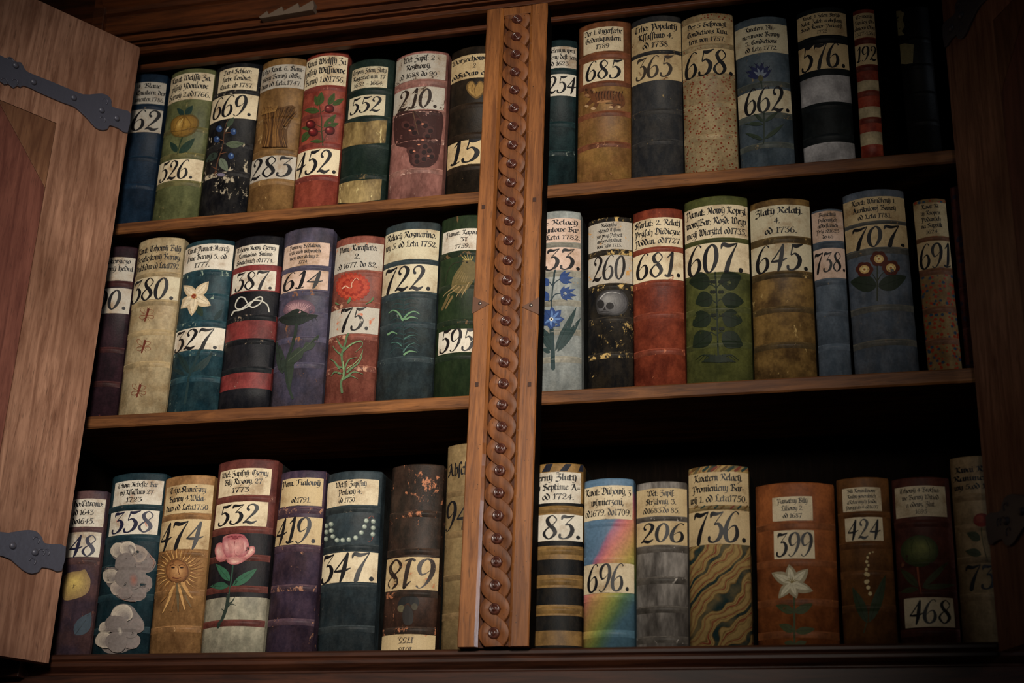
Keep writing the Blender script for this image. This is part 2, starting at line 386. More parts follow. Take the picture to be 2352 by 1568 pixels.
PREV = {}
class Book:
    def __init__(s, row, crop, corners, label):
        s.c = CROP[crop]; s.row = row; zs = ZSH[row]
        w0 = (Vector(corners[1])-Vector(corners[0])).length
        sag = .02
        for _ in range(2):
            P = [at(*p, APEX+sag) for p in corners]
            e = []
            for a, b in ((0, 2), (1, 3)):
                t = (zs-P[b].z)/(P[a].z-P[b].z); e.append(P[b].x+(P[a].x-P[b].x)*t)
            wt = P[1].x-P[0].x; wb = e[1]-e[0]
            s.w = (wt+wb)/2-.0012; sag = s.w*.17
        s.h = (P[0].z+P[1].z)/2-zs
        s.lean = math.atan2((P[0].x+P[1].x)/2-(e[0]+e[1])/2, s.h)
        s.h /= math.cos(s.lean)
        xb0, xb1 = (e[0]+e[1])/2-s.w/2, (e[0]+e[1])/2+s.w/2
        pv = PREV.get(row)
        if pv:                                   # books stand side by side, none pushed into the next
            hh = min(s.h, pv[2]); o = max(pv[0]-xb0, pv[0]+math.tan(pv[1])*hh-(xb0+math.tan(s.lean)*hh), -1)+.0012
            if o > 0: xb0 += o
        s.w = xb1-xb0; PREV[row] = (xb1, s.lean, s.h); sag = s.w*.17
        s.xc = (xb0+xb1)/2; s.sag = sag
        s.R = (s.w*s.w/4+sag*sag)/(2*sag); s.L = s.R*math.asin(s.w/2/s.R)
        s.root = empty('book', (s.xc, APEX, zs+abs(math.sin(s.lean))*s.w/2+.0002))
        s.root.rotation_euler = (0, s.lean, 0)
        tag(s.root, label, 'book', {1: 'old ledgers on the top shelf', 2: 'old ledgers on the middle shelf', 3: 'old ledgers on the bottom shelf'}[row])
        s.mw = Matrix.Translation(s.root.location) @ Matrix.Rotation(s.lean, 4, 'Y')
        s.mi = s.mw.inverted()
        s.bands = []; s.bh = .0026
        s.mt = ((corners[0][0]+corners[1][0])/2, (corners[0][1]+corners[1][1])/2)
        s.mb = ((corners[2][0]+corners[3][0])/2, (corners[2][1]+corners[3][1])/2)
        s.lev = 0
    def uv(s, X, Y):
        px, py = s.c[0]+X/s.c[2], s.c[1]+Y/s.c[2]
        return s.puv(px, py)
    def puv(s, px, py):
        o = s.mi @ CAM; d = s.mi.to_3x3() @ ray(px, py); y = 0.0
        for _ in range(6):
            t = (y-o.y)/d.y; p = o+d*t
            x = max(-s.w/2, min(s.w/2, p.x)); y = s.R-math.sqrt(s.R*s.R-x*x)
        return s.R*math.asin(x/s.R), p.z
    def cz(s, Y):
        py = s.c[1]+Y/s.c[2]; t = (py-s.mt[1])/(s.mb[1]-s.mt[1])
        return s.puv(s.mt[0]+(s.mb[0]-s.mt[0])*t, py)[1]
    def bump(s, z):
        for zb, bw in s.bands:
            d = abs(z-zb)/bw
            if d < 1: return .0005*min(1, (1-d)*8)+s.bh*math.cos(d*math.pi/2)**2
        return 0.0
    def S(s, a, z, off=0.0):
        a = max(-s.L, min(s.L, a)); z = max(.0005, min(s.h-.0005, z))
        th = a/s.R; r = s.R+s.bump(z)*(1-abs(a/s.L)**6)+off*(1-.6*abs(a/s.L)**8)
        return (r*math.sin(th), s.R-r*math.cos(th), z)
    def cover(s, mats, stripes=None, dep=.27):
        """boards and spine in one skin; stripes = [(top_y, material index)...] from the top down"""
        NU = 14; t = .004; dep = dep
        out = [(-s.w/2, dep), (-s.w/2, s.sag+.03), (-s.w/2, s.sag+.004)]
        arc = [(s.R*math.sin(a/s.R), s.R-s.R*math.cos(a/s.R)) for a in [-s.L+2*s.L*i/NU for i in range(NU+1)]]
        out += arc + [(s.w/2, s.sag+.004), (s.w/2, s.sag+.03), (s.w/2, dep)]
        k = 1-2*t/s.w
        inn = [(x*k, min(y+t, dep)) for x, y in out]
        n = len(out); ring = out+inn[::-1]; m = len(ring)
        zs = [0.0]; mi_ = []
        if stripes:
            st = [(s.h, stripes[0][1])]+[(s.cz(y), i) for y, i in stripes[1:]]
        else: st = [(s.h, 0)]
        bounds = [max(0, min(s.h, z)) for z, _ in st[1:]][::-1]
        zz = [0.0]+bounds+[s.h-.004, s.h]; zz = sorted(set(round(z, 5) for z in zz))
        V = []; Fc = []; MI = []
        cx, cyy = 0, s.sag+.05
        for z in zz:
            kk = .985 if z >= s.h-1e-4 else 1.0
            V += [(x*kk, (y-cyy)*kk+cyy if y < cyy else y, z) for x, y in ring]
        def midx(z):
            r = 0
            for zt, i in st:
                if z < zt: r = i
            return r
        for r in range(len(zz)-1):
            mm = midx((zz[r]+zz[r+1])/2)
            for i in range(m):
                j = (i+1) % m
                Fc.append((r*m+i, r*m+j, (r+1)*m+j, (r+1)*m+i)); MI.append(mm)
        tp = (len(zz)-1)*m
        for i in range(n-1):
            a, b, c, d = i, i+1, m-2-i, m-1-i
            Fc.append((a, d, c, b)); MI.append(midx(0)); Fc.append((tp+a, tp+b, tp+c, tp+d)); MI.append(midx(s.h-.001))
        bi = len(mats)                                     # board faces behind the shoulders take one darker material
        for q, f in enumerate(Fc):
            cs = [(v % m) if (v % m) < n else 2*n-1-(v % m) for v in f]
            if max(cs) <= 1 or min(cs) >= n-2: MI[q] = bi
        o = mesh_obj('cover', V, Fc, mats+[BOARD], s.root, MI)
        sm = [len(f) == 4 and all(3 <= (q % m) < n-2 for q in f) for f in Fc]
        o.data.polygons.foreach_set('use_smooth', sm)
        # leaves of the book, a little shorter than the boards
        wi = s.w/2-t-.0006; pts = [(x*k*.985, y+t+.0006) for x, y in arc]
        pts = [p for p in pts if abs(p[0]) < wi]+[(wi, dep-.012), (-wi, dep-.012)]
        bm = bmesh.new()
        vs_ = [bm.verts.new((x, y, .004)) for x, y in pts]; f = bm.faces.new(vs_)
        rr = bmesh.ops.extrude_face_region(bm, geom=[f])
        for v in rr['geom']:
            if isinstance(v, bmesh.types.BMVert): v.co.z = s.h-.007
        bm_obj('page_block', bm, PAGES, s.root)
        return o
    def raised(s, mat, lit_rub, ys, hgt=None, keep=()):
        if hgt: s.bh = hgt
        lab = sorted((s.cz(b)-.0014, s.cz(t)+.0014) for t, b in keep)
        free = []; lo = .003
        for a, b in lab:
            free.append((lo, a)); lo = max(lo, b)
        free.append((lo, s.h-.004))
        zb = []
        for y in ys:
            z = s.cz(y); best = min(free, key=lambda f: 9 if f[1]-f[0] < .006 else max(f[0]-z, z-f[1], 0))
            bw = min(.0085, (best[1]-best[0])/2)
            if bw > .0028: zb.append((max(best[0]+bw, min(best[1]-bw, z)), bw))
        s.bands = zb
        for z0, bw in zb:
            offs = [1, .93, .86, .62, .3, 0, -.3, -.62, -.86, -.93, -1]; NU = 16
            V = []; Fc = []; MI = []
            for q in offs:
                z = z0+q*bw*.995
                for i in range(NU+1): V.append(s.S(-s.L+2*s.L*i/NU, z, .0001))
            for r in range(len(offs)-1):
                for i in range(NU):
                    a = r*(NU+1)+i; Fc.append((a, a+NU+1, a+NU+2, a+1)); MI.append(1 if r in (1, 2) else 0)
            mesh_obj('raised_band', V, Fc, [mat, lit_rub], s.root, MI, True)
    def fill(s, name, shapes, mats, parent=None, base=.0003, step=3e-5, cols=None, mi=None, nofill=False):
        """shapes: list of (polygon in (arc, z), index, level)"""
        bm = bmesh.new(); lev = bm.faces.layers.int.new('lev')
        for poly, idx, lv in shapes:
            try: f = bm.faces.new([bm.verts.new((a, z, 0)) for a, z in poly])
            except ValueError: continue
            f.material_index = idx; f[lev] = lv
        big = [f for f in bm.faces if len(f.verts) > 4]
        if big: bmesh.ops.triangulate(bm, faces=big, ngon_method='EAR_CLIP')
        if not nofill:
            planes = [((s.L*(-1+2*i/13), 0, 0), (1, 0, 0)) for i in range(1, 13)]
            zl = [v.co.y for v in bm.verts]
            for zb, bw in s.bands:
                for q in (-1.01, -.86, -.6, -.25, .25, .6, .86, 1.01):
                    z = zb+q*bw
                    if min(zl) < z < max(zl): planes.append(((0, z, 0), (0, 1, 0)))
            for co, no in planes:
                bmesh.ops.bisect_plane(bm, geom=bm.verts[:]+bm.edges[:]+bm.faces[:], plane_co=co, plane_no=no, dist=1e-7)
        V = []; Fc = []; MI = []; CC = []
        for f in bm.faces:
            vv = [v.co for v in f.verts]
            ar = sum(vv[i].x*vv[(i+1) % len(vv)].y-vv[(i+1) % len(vv)].x*vv[i].y for i in range(len(vv)))
            if abs(ar) < 1e-12: continue
            if ar < 0: vv.reverse()
            b = len(V)
            V += [s.S(c.x, c.y, base+f[lev]*step) for c in vv]
            Fc.append(tuple(range(b, b+len(vv))))
            if cols: CC.append(cols[f.material_index]); MI.append(0)
            else: MI.append(f.material_index)
        bm.free()
        return mesh_obj(name, V, Fc, mats, parent or s.root, MI, True, CC if cols else None)
    def label_rect(s, xl, yt, xr, yb):
        zt, zb = s.cz(yt), s.cz(yb); ym = (yt+yb)/2
        a0 = -s.L if xl is None else s.uv(xl, ym)[0]; a1 = s.L if xr is None else s.uv(xr, ym)[0]
        return a0, a1, zb, zt
    def paper(s, name, box, mat, jag=.0007):
        a0, a1, z0, z1 = s.label_rect(*box); P = []
        rg = random.Random(int(abs(z0*1e5))+s.row)
        def seg(p, q, n, fx, fz):
            for i in range(n):
                t = i/n; P.append((p[0]+(q[0]-p[0])*t+fx*rg.uniform(-jag, jag), p[1]+(q[1]-p[1])*t+fz*rg.uniform(-jag, jag)))
        jx = 0 if box[0] is None else 1; jx2 = 0 if box[2] is None else 1
        seg((a0, z0), (a1, z0), 12, 0, 1); seg((a1, z0), (a1, z1), 7, jx2, 0); seg((a1, z1), (a0, z1), 12, 0, 1); seg((a0, z1), (a0, z0), 7, jx, 0)
        o = s.fill(name, [(P, 0, 0)], mat, base=.00025)
        return o
    def title(s, box, lines, mat=None, ink='', name='title_label', rot=False, xh=.43):
        """lines: text or (text, x_left, x_right[, y_baseline])"""
        a0, a1, z0, z1 = s.label_rect(*box); par = s.paper(name, box, mat) if mat else s.root
        n = len(lines); pitch = (z1-z0)*.94/n; q = []
        for i, ln in enumerate(lines):
            t = ln if isinstance(ln, str) else ln[0]
            if not t: continue
            wd, P = line_polys(t)
            hgt = pitch*xh; zb = z1-(z1-z0)*.03-pitch*(i+.76)
            if isinstance(ln, str):
                full = (a1-a0)*.93; kx = min(full/wd, hgt*1.25)
                x0 = (a0+a1)/2-kx*wd/2
            else:
                ym = box[1]+(box[3]-box[1])*(i+.6)/n
                x0 = s.uv(ln[1], ym)[0]; kx = (s.uv(ln[2], ym)[0]-x0)/wd
            hgt = min(hgt, kx*1.7)
            for p in P:
                pp = [(x0+a*kx, zb+b*hgt) for a, b in p]
                if rot: pp = [(a0+a1-a, z0+z1-z) for a, z in pp]
                q.append((pp, 0, 0))
        s.fill('lettering', q, INKS[ink], par, base=.0005, nofill=True)
    def number(s, box, txt, dig, mat=None, ink='', rot=False):
        a0, a1, z0, z1 = s.label_rect(*box); par = s.paper('number_label', box, mat) if mat else s.root
        xl, yt, xr, yb = dig
        wd, P = number_polys(txt); zt, zb = s.cz(yt), s.cz(yb)
        ym = (yt+yb)/2; x0, x1 = s.uv(xl, ym)[0], s.uv(xr, ym)[0]; kx = (x1-x0)/wd; kz = zt-zb
        q = []
        for p in P:
            pp = [(x0+a*kx, zb+b*kz) for a, b in p]
            if rot: pp = [(x0+x1-a, zt+zb-z) for a, z in pp]
            q.append((pp, 0, 0))
        if mat: s.fill('lettering', q, INKS[ink], par, base=.0005, nofill=True)
        else:                                              # figures written straight on the vellum
            n1 = len(number_polys(txt[0])[1])
            s.fill('written_digit', q[:n1], INKS[ink], par, base=.0005, nofill=True); s.fill('written_digit', q[n1:], INKS[ink], par, base=.0005, nofill=True)
    # ---- painting: ops in the coordinates of the view the motif was measured in
    def paint(s, name, ops, alpha=1.0, label=None):
        shapes = []; cols = []; lv = 0
        def add(poly, c, lvl):
            p = [s.uv(x, y) for x, y in poly]
            col = lin(c)+((c[3] if len(c) > 3 else 1.0)*alpha,)
            if col not in cols: cols.append(col)
            shapes.append((p, cols.index(col), lvl))
        for op in ops:
            k, c = op[0], op[1]; lv += 1
            if k == 'p': add(catmull(op[2], 4, True), c, lv)
            elif k == 'P': add(op[2], c, lv)
            elif k == 'g':                                 # blended stroke of paint: from c at the rim to a second colour at a focus
                pts = catmull(op[2], 3, True); c2, (fx, fy) = op[3], op[4]; N = op[5] if len(op) > 5 else 7
                for i in range(N):
                    t = i/N; q = t/(N-1)*N
                    add([(x+(fx-x)*t, y+(fy-y)*t) for x, y in pts], tuple(int(a+(b-a)*q) for a, b in zip(c, c2)), lv); lv += 1
            elif k == 'e':
                cx, cy, rx, ry = op[2:6]; n = 16 if max(rx, ry) > 14 else 9
                add([(cx+rx*math.cos(2*math.pi*i/n), cy+ry*math.sin(2*math.pi*i/n)) for i in range(n)], c, lv)
            elif k == 's':
                w = op[2]; pts = op[3]; N = len(pts)
                tp = op[4] if len(op) > 4 else .35
                pw = [(x, y, w*(1-(1-tp)*i/(N-1))) for i, (x, y) in enumerate(pts)]
                for q in swell(pw, 4): add(q, c, lv)
            elif k == 'l':
                (x0, y0), (x1, y1), w = op[2], op[3], op[4]; ser = op[5] if len(op) > 5 else 0
                L = math.hypot(x1-x0, y1-y0); ux, uy = (x1-x0)/L, (y1-y0)/L; n = 20 if ser else 8
                up = []; dn = []
                for i in range(n+1):
                    t = i/n; ww = w*.5*math.sin(math.pi*t**.8)**.9
                    if ser and i % 2 and 0 < i < n: ww = ww*1.25+w*.05
                    bx, by = x0+ux*L*t, y0+uy*L*t; cv = .06*w*math.sin(math.pi*t)
                    up.append((bx-uy*(ww+cv), by+ux*(ww+cv))); dn.append((bx+uy*(ww-cv), by-ux*(ww-cv)))
                add(up+dn[::-1][1:-1], c, lv)
                if w > 26:
                    d = tuple(int(v*.68) for v in c[:3])
                    lv += 1
                    for q in swell([(x0+ux*L*.06, y0+uy*L*.06, w*.05), (x0+ux*L*.9, y0+uy*L*.9, w*.03)], 3): add(q, d, lv)
        o = s.fill(name, shapes, PAINT, base=.0003, cols=cols)
        if label: o['label'] = label
        return o

def radial(cx, cy, r0, r1, n, c, w, jit=0, a0=0, a1=2*math.pi, seed=1):
    rg = random.Random(seed); o = []
    for i in range(n):
        a = a0+(a1-a0)*i/n; r = r1*(1+jit*rg.uniform(-1, 1))
        o.append(('s', c, w, [(cx+r0*math.cos(a), cy+r0*math.sin(a)), (cx+(r0+r)/2*math.cos(a+.03), cy+(r0+r)/2*math.sin(a+.03)), (cx+r*math.cos(a), cy+r*math.sin(a))]))
    return o
def bright(c, k=1.0): return tuple(max(0, min(255, int(v*k))) for v in c)

def make_book(row, crop, corners, label, base, base2=None, wear=(190, 165, 120), amt=.1, bands=(), bandcol=None, lit_rub=None, stripes=None, scols=None, streak=1, dots=None,
              title=None, number=None, papers='cream', art=None, artname='painting', flake=None, famt=0, bh=None, scale=14, mat=None, rough=.5, art2=None, panels=None):
    b = Book(row, crop, corners, label)
    base2 = base2 or bright(base, .66)
    m0 = mat or leather('leather', base, base2, wear, amt, streak, scale, dots=dots, rough=rough)
    mats = [m0]
    for c in (scols or []): mats.append(leather('painted_stripe', c, bright(c, .78), wear, amt, streak))
    bm_ = leather('band_leather', bandcol or bright(base, 1.05), bright(bandcol or base, .8), wear, amt+.06, 1, dots=dots if not bandcol else None)
    rc = tuple(x*.72+y*.28 for x, y in zip(bandcol or base, lit_rub or wear))
    rm = leather('lit_rubbed_edge', rc, bright(bandcol or base, 1.05), wear, .12, 1, 40)  # upper edge of each band: rub, with caught light painted in
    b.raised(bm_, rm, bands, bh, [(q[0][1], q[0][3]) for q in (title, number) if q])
    b.cover(mats, stripes)
    pc = PAPERS[papers]
    if title:
        box, lines = title[0], title[1]; ink = title[2] if len(title) > 2 else ''
        pm = None if (len(title) > 3 and title[3] == 'bare') else paper('title_paper', pc, flake=flake, famt=famt)
        b.title(box, lines, pm, ink, rot=(len(title) > 3 and title[3] == 'rot'))
    if number:
        box, txt, dig = number[:3]; ink = number[3] if len(number) > 3 else ''
        pm = None if (len(number) > 4 and number[4] == 'bare') else paper('number_paper', bright(pc, 1.02), flake=flake, famt=famt)
        b.number(box, txt, dig, pm, ink, rot=(len(number) > 4 and number[4] == 'rot'))
    if art: b.paint(artname, art)
    if art2: b.paint(*art2)
    for nm, poly, margs in (panels or []):
        b.fill(nm, [([b.uv(*p) for p in poly], 0, 0)], leather('gilding', *margs), base=.0003)
    return b

# ------------------------------------------------------------------ the bookcase
ZC = 1.075                                       # underside of the header
case = empty('bookcase', (0, .15, -2.8))
tag(case, 'tall old wooden bookcase with carved central pillar and two open doors', 'bookcase')
def cz_(o):                                      # parts are modelled in room coordinates, then hung under the case
    o.parent = case; o.matrix_parent_inverse = Matrix.Translation((0, -.15, 2.8)); return o
def sub(o, par): o.parent = par; return o
def keepw(o, label):
    o['label'] = label; return o
W_SHELF = wood('shelf_wood', (70, 40, 21), (152, 98, 54), 'x', .9, .55, .2, tint=(70, 40, 26))
W_PIL = wood('pillar_wood', (104, 60, 29), (168, 107, 57), 'z', .9, .38, .45, holes=True)
W_CARVE = wood('carved_wood', (84, 47, 25), (138, 84, 46), 'z', .7, .5, .22, holes=True)
W_POL = wood('polished_wood', (104, 60, 29), (168, 107, 57), 'z', .9, .16, .9)
W_DOOR = wood('door_wood', (122, 82, 62), (196, 148, 120), 'z', .95, .5, .3, tint=(92, 58, 40))
W_DOORX = wood('door_rail_wood', (106, 68, 46), (168, 120, 86), 'z', .95, .5, .3, tint=(84, 52, 36))
W_PANEL = wood('door_panel_wood', (98, 54, 44), (142, 88, 72), 'z', 1.0, .5, .3)
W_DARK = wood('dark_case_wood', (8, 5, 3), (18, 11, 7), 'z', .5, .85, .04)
W_HEAD = wood('moulding_wood', (58, 29, 12), (112, 58, 26), 'x', .8, .42, .4)
W_RAIL = wood('sill_wood', (40, 20, 13), (84, 46, 28), 'x', .8, .45, .35)
W_BOSS = wood('boss_wood', (62, 31, 24), (92, 50, 38), 'z', 1, .24, .6)
IRON = plain('wrought_iron', (84, 84, 96), .42, .5, .25, 70)
STEEL = plain('screw_steel', (120, 112, 105), .35, .6, .8)
DARKW = plain('peg_wood', (58, 32, 20), .6, .3)

# carcass
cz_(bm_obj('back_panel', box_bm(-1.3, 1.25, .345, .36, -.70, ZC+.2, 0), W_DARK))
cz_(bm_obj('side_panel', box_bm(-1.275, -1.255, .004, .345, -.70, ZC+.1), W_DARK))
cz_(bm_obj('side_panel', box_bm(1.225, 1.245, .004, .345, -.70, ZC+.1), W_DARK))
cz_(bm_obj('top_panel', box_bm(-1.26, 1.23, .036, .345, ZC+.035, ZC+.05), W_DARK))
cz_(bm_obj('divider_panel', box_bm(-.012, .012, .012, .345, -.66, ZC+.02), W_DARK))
def shelf(x0, x1, zl, zm, zr, th):
    """a board that dips a little between its ends"""
    bm = bmesh.new(); n = 24; rows = []
    for i in range(n+1):
        t = i/n; x = x0+(x1-x0)*t
        z = (1-t)*(1-2*t)*zl+4*t*(1-t)*zm+t*(2*t-1)*zr
        jt = .0008*math.sin(i*2.1)
        rows.append([bm.verts.new(p) for p in ((x, .002, z), (x, 0, z-.003), (x, 0+jt, z-th+.004), (x, .004, z-th), (x, .344, z-th), (x, .344, z))])
    for a, b in zip(rows, rows[1:]):
        for j in range(6): bm.faces.new((a[j], a[(j+1) % 6], b[(j+1) % 6], b[j]))
    bm.faces.new(rows[0]); bm.faces.new(rows[-1][::-1])
    return cz_(bm_obj('shelf', bm, W_SHELF))
shelf(-1.254, -.013, .577, .577, .577, .033); shelf(.013, 1.224, .577, .577, .575, .036)
shelf(-1.254, -.013, .0, .0, .0, .034); shelf(.013, 1.224, .0, .0, -.001, .035)
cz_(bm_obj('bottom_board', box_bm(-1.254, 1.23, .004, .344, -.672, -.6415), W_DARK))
# sill moulding below the books
sill = [(.02, -.641), (-.028, -.641), (-.036, -.647), (-.036, -.655), (-.03, -.660), (-.034, -.664), (-.034, -.672), (-.026, -.680), (-.018, -.686), (-.018, -.690), (-.03, -.694), (-.032, -.80), (.02, -.80)]
cz_(prism('sill_moulding', sill, -1.75, 1.7, W_RAIL, None, 'x', .0012))
# header moulding above the books
lip = [(.006, ZC), (-.012, ZC), (-.016, ZC+.005), (-.016, ZC+.014), (-.010, ZC+.018), (.006, ZC+.018)]
cz_(prism('header_lip', lip, -1.27, 1.7, W_HEAD, None, 'x', .001))
head = [(.034, ZC+.036), (-.040, ZC+.036), (-.050, ZC+.040), (-.050, ZC+.052), (-.038, ZC+.053), (-.038, ZC+.058), (-.056, ZC+.059), (-.0585, ZC+.062), (-.056, ZC+.065), (-.044, ZC+.066), (-.044, ZC+.069), (-.060, ZC+.070), (-.060, ZC+.090), (-.048, ZC+.091), (-.048, ZC+.095), (-.064, ZC+.096), (-.067, ZC+.099), (-.064, ZC+.102), (-.050, ZC+.103), (-.050, ZC+.107),
        (-.056, ZC+.108), (-.056, ZC+.165), (-.066, ZC+.172), (-.07, ZC+.185), (-.10, ZC+.22), (-.11, ZC+.30), (.034, ZC+.30)]
cz_(prism('header_moulding', head, -1.27, 1.7, W_HEAD, None, 'x', .001))
cz_(bm_obj('corner_post', box_bm(-1.30, -1.262, -.075, .02, ZC+.02, ZC+.30), W_HEAD))
cz_(prism('header_moulding', [(y+.03, z) for y, z in head if z < ZC+.2]+[(.064, ZC+.19)], -1.9, -1.301, W_HEAD, None, 'x', .001))
# jambs the doors hang on
cz_(bm_obj('jamb', box_bm(-1.31, -1.213, -.062, .003, -.70, ZC+.02), W_RAIL))
cz_(bm_obj('jamb', box_bm(1.208, 1.31, -.062, .003, -.70, ZC+.02), W_RAIL))
cz_(bm_obj('upper_panel', box_bm(-2.3, 2.2, .01, .03, ZC+.17, 2.1), W_HEAD))
cz_(bm_obj('lower_cabinet', box_bm(-1.75, 1.7, .0, .36, -2.8, -.80), W_RAIL))
for x0 in (-1.2, .06):
    cz_(bm_obj('lower_door', box_bm(x0, x0+1.14, -.022, .001, -2.6, -.95, .006), W_DOOR))

# saw-toothed wooden block fixed to the frieze
blk = [(-.757, 1.163), (-.752, 1.158), (-.592, 1.166), (-.590, 1.178), (-.594, 1.199), (-.634, 1.178), (-.640, 1.195), (-.683, 1.173), (-.688, 1.190), (-.728, 1.169), (-.733, 1.181)]
cz_(keepw(prism('notched_block', [(x, z-.006) for x, z in blk], -.084, -.0555, plain('grey_wood', (104, 88, 74), .6, .3, 0, 60), None, 'y', .001), 'grey saw-toothed block on the frieze'))

# carved pillar
pil = cz_(empty('carved_pillar', (0, -.06, 0)))
PB, PT = -.642, 1.106
def stile(sgn):
    xo, xi = .0855*sgn, .0415*sgn
    prof = [(xo, .0), (xo, -.057), (xo-.003*sgn, -.06), (xi+.003*sgn, -.06), (xi-.0045*sgn, -.0543), (xi-.0045*sgn, -.03), (xi-.0045*sgn, 0)]
    bm = bmesh.new(); n = 60; rows = []
    rg = random.Random(3+sgn)
    for i in range(n+1):
        z = PB+(PT-PB)*i/n; j = rg.uniform(-.0006, .0006); k = rg.uniform(-.0005, .0005)
        if sgn < 0 and i in (26, 27): j += .004
        rows.append([bm.verts.new((x+(j*(abs(y+.0585) < .003 and abs(x) > .06))+(k if q in (3, 4) else 0), y, z)) for q, (x, y) in enumerate(prof)])
    for a, b in zip(rows, rows[1:]):
        for q in range(len(prof)): bm.faces.new((a[q], a[(q+1) % len(prof)], b[(q+1) % len(prof)], b[q])).material_index = {0: 1, 3: 2}.get(q, 0)  # outer sides take the dark wood: shade put into the colour
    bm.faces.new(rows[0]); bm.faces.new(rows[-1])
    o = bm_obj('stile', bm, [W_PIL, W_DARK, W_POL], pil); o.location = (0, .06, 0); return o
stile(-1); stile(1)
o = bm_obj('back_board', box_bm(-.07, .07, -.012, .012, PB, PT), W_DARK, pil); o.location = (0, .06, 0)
o = bm_obj('carved_ground', box_bm(-.04, .04, -.042, -.03, PB, PT, 0), wood('ground_wood', (60, 30, 16), (96, 54, 28), 'z', 1, .6, .2), pil); o.location = (0, .06, 0)
o = bm_obj('cap_block', box_bm(-.0385, .0385, -.0575, -.03, 1.082, PT, .001), W_PIL, pil); o.location = (0, .06, 0)
NB, BP, BZ = 31, .0559, 1.0665
def scroll(k):
    """one S-shaped strand of the guilloche: left of boss k, over, then right of boss k+1"""
    z0 = BZ-BP*k; r = .0258; n = 40; rows = []
    bm = bmesh.new()
    t0, t1 = (.42, -1.42)
    for i in range(n+1):
        t = t0+(t1-t0)*i/n
        zz = t*BP; x = -r*math.cos(math.pi*t); dx = r*math.pi/BP*math.sin(math.pi*t)
        l = math.hypot(dx, 1); nx, nz = 1/l, -dx/l          # across the strand
        d = abs(t+.5)/.92; hw = .0116+.0042*math.sin(math.pi*t)**2
        hgt = -.0565+.0085*max(0, d-.30)**1.4
        z = z0+zz
        if z > 1.0815: z = 1.0815
        prof = [(-1, .016), (-.98, .003), (-.88, .0008), (-.45, -.0006), (0, -.001), (.45, -.0006), (.88, .0008), (.98, .003), (1, .016)]
        row = []
        for a, b in prof:
            xx = x+nx*hw*a; z_ = z+nz*hw*a
            row.append(bm.verts.new((max(-.0385, min(.0385, xx)), hgt+b, max(PB+.001, min(1.0815, z_)))))
        rows.append(row)
    for a, b in zip(rows, rows[1:]):
        for j in range(len(a)-1):
            bm.faces.new((a[j], a[j+1], b[j+1], b[j]))
    o = bm_obj('carved_scroll', bm, W_CARVE, pil, True); o.location = (0, .06, 0)
    o.modifiers.new('edge', 'EDGE_SPLIT').split_angle = .7
    return o
for k in range(-1, NB): scroll(k)
bprof = [(.0142, 0), (.0143, .006), (.0136, .0105), (.0118, .0132), (.0096, .0136), (.0078, .0122), (.0070, .0114), (.0064, .0124), (.0056, .0148), (.0040, .0158), (.0022, .0152), (.0007, .0140)]
boss0 = None
for k in range(NB):
    if boss0 is None:
        b = boss0 = bm_obj('boss', lathe(bprof, 24), W_BOSS, pil, True)
    else:
        b = boss0.copy(); COL.objects.link(b); b.parent = pil
    b.location = (RNG.uniform(-.0007, .0007), .0125, BZ-BP*k)
for x, z in ((-.070, .4965), (-.066, .0045), (.066, .505), (.068, -.003)):
    o = bm_obj('peg', box_bm(-.0045, .0045, -.0012, .004, -.006, .006, .0006), DARKW, pil); o.location = (x, 0, z)
for sg, z, xt, xe in ((-1, .222, -.042, -.0865), (1, .207, .042, .0865)):
    o = prism('triangular_plate', [(xt, z-.002), (xe, z+.022), (xe, z-.026)], -.0022, .0005, plain('plate_wood', (92, 56, 34), .45, .5), pil, 'y', .0005)
    sc = bm_obj('screw', lathe([(.0048, 0), (.0046, .002), (.003, .0032), (.0005, .0036)], 14), STEEL, pil, True); sc.location = (xt+(xe-xt)*.55, -.0022, z)

HY = -.068
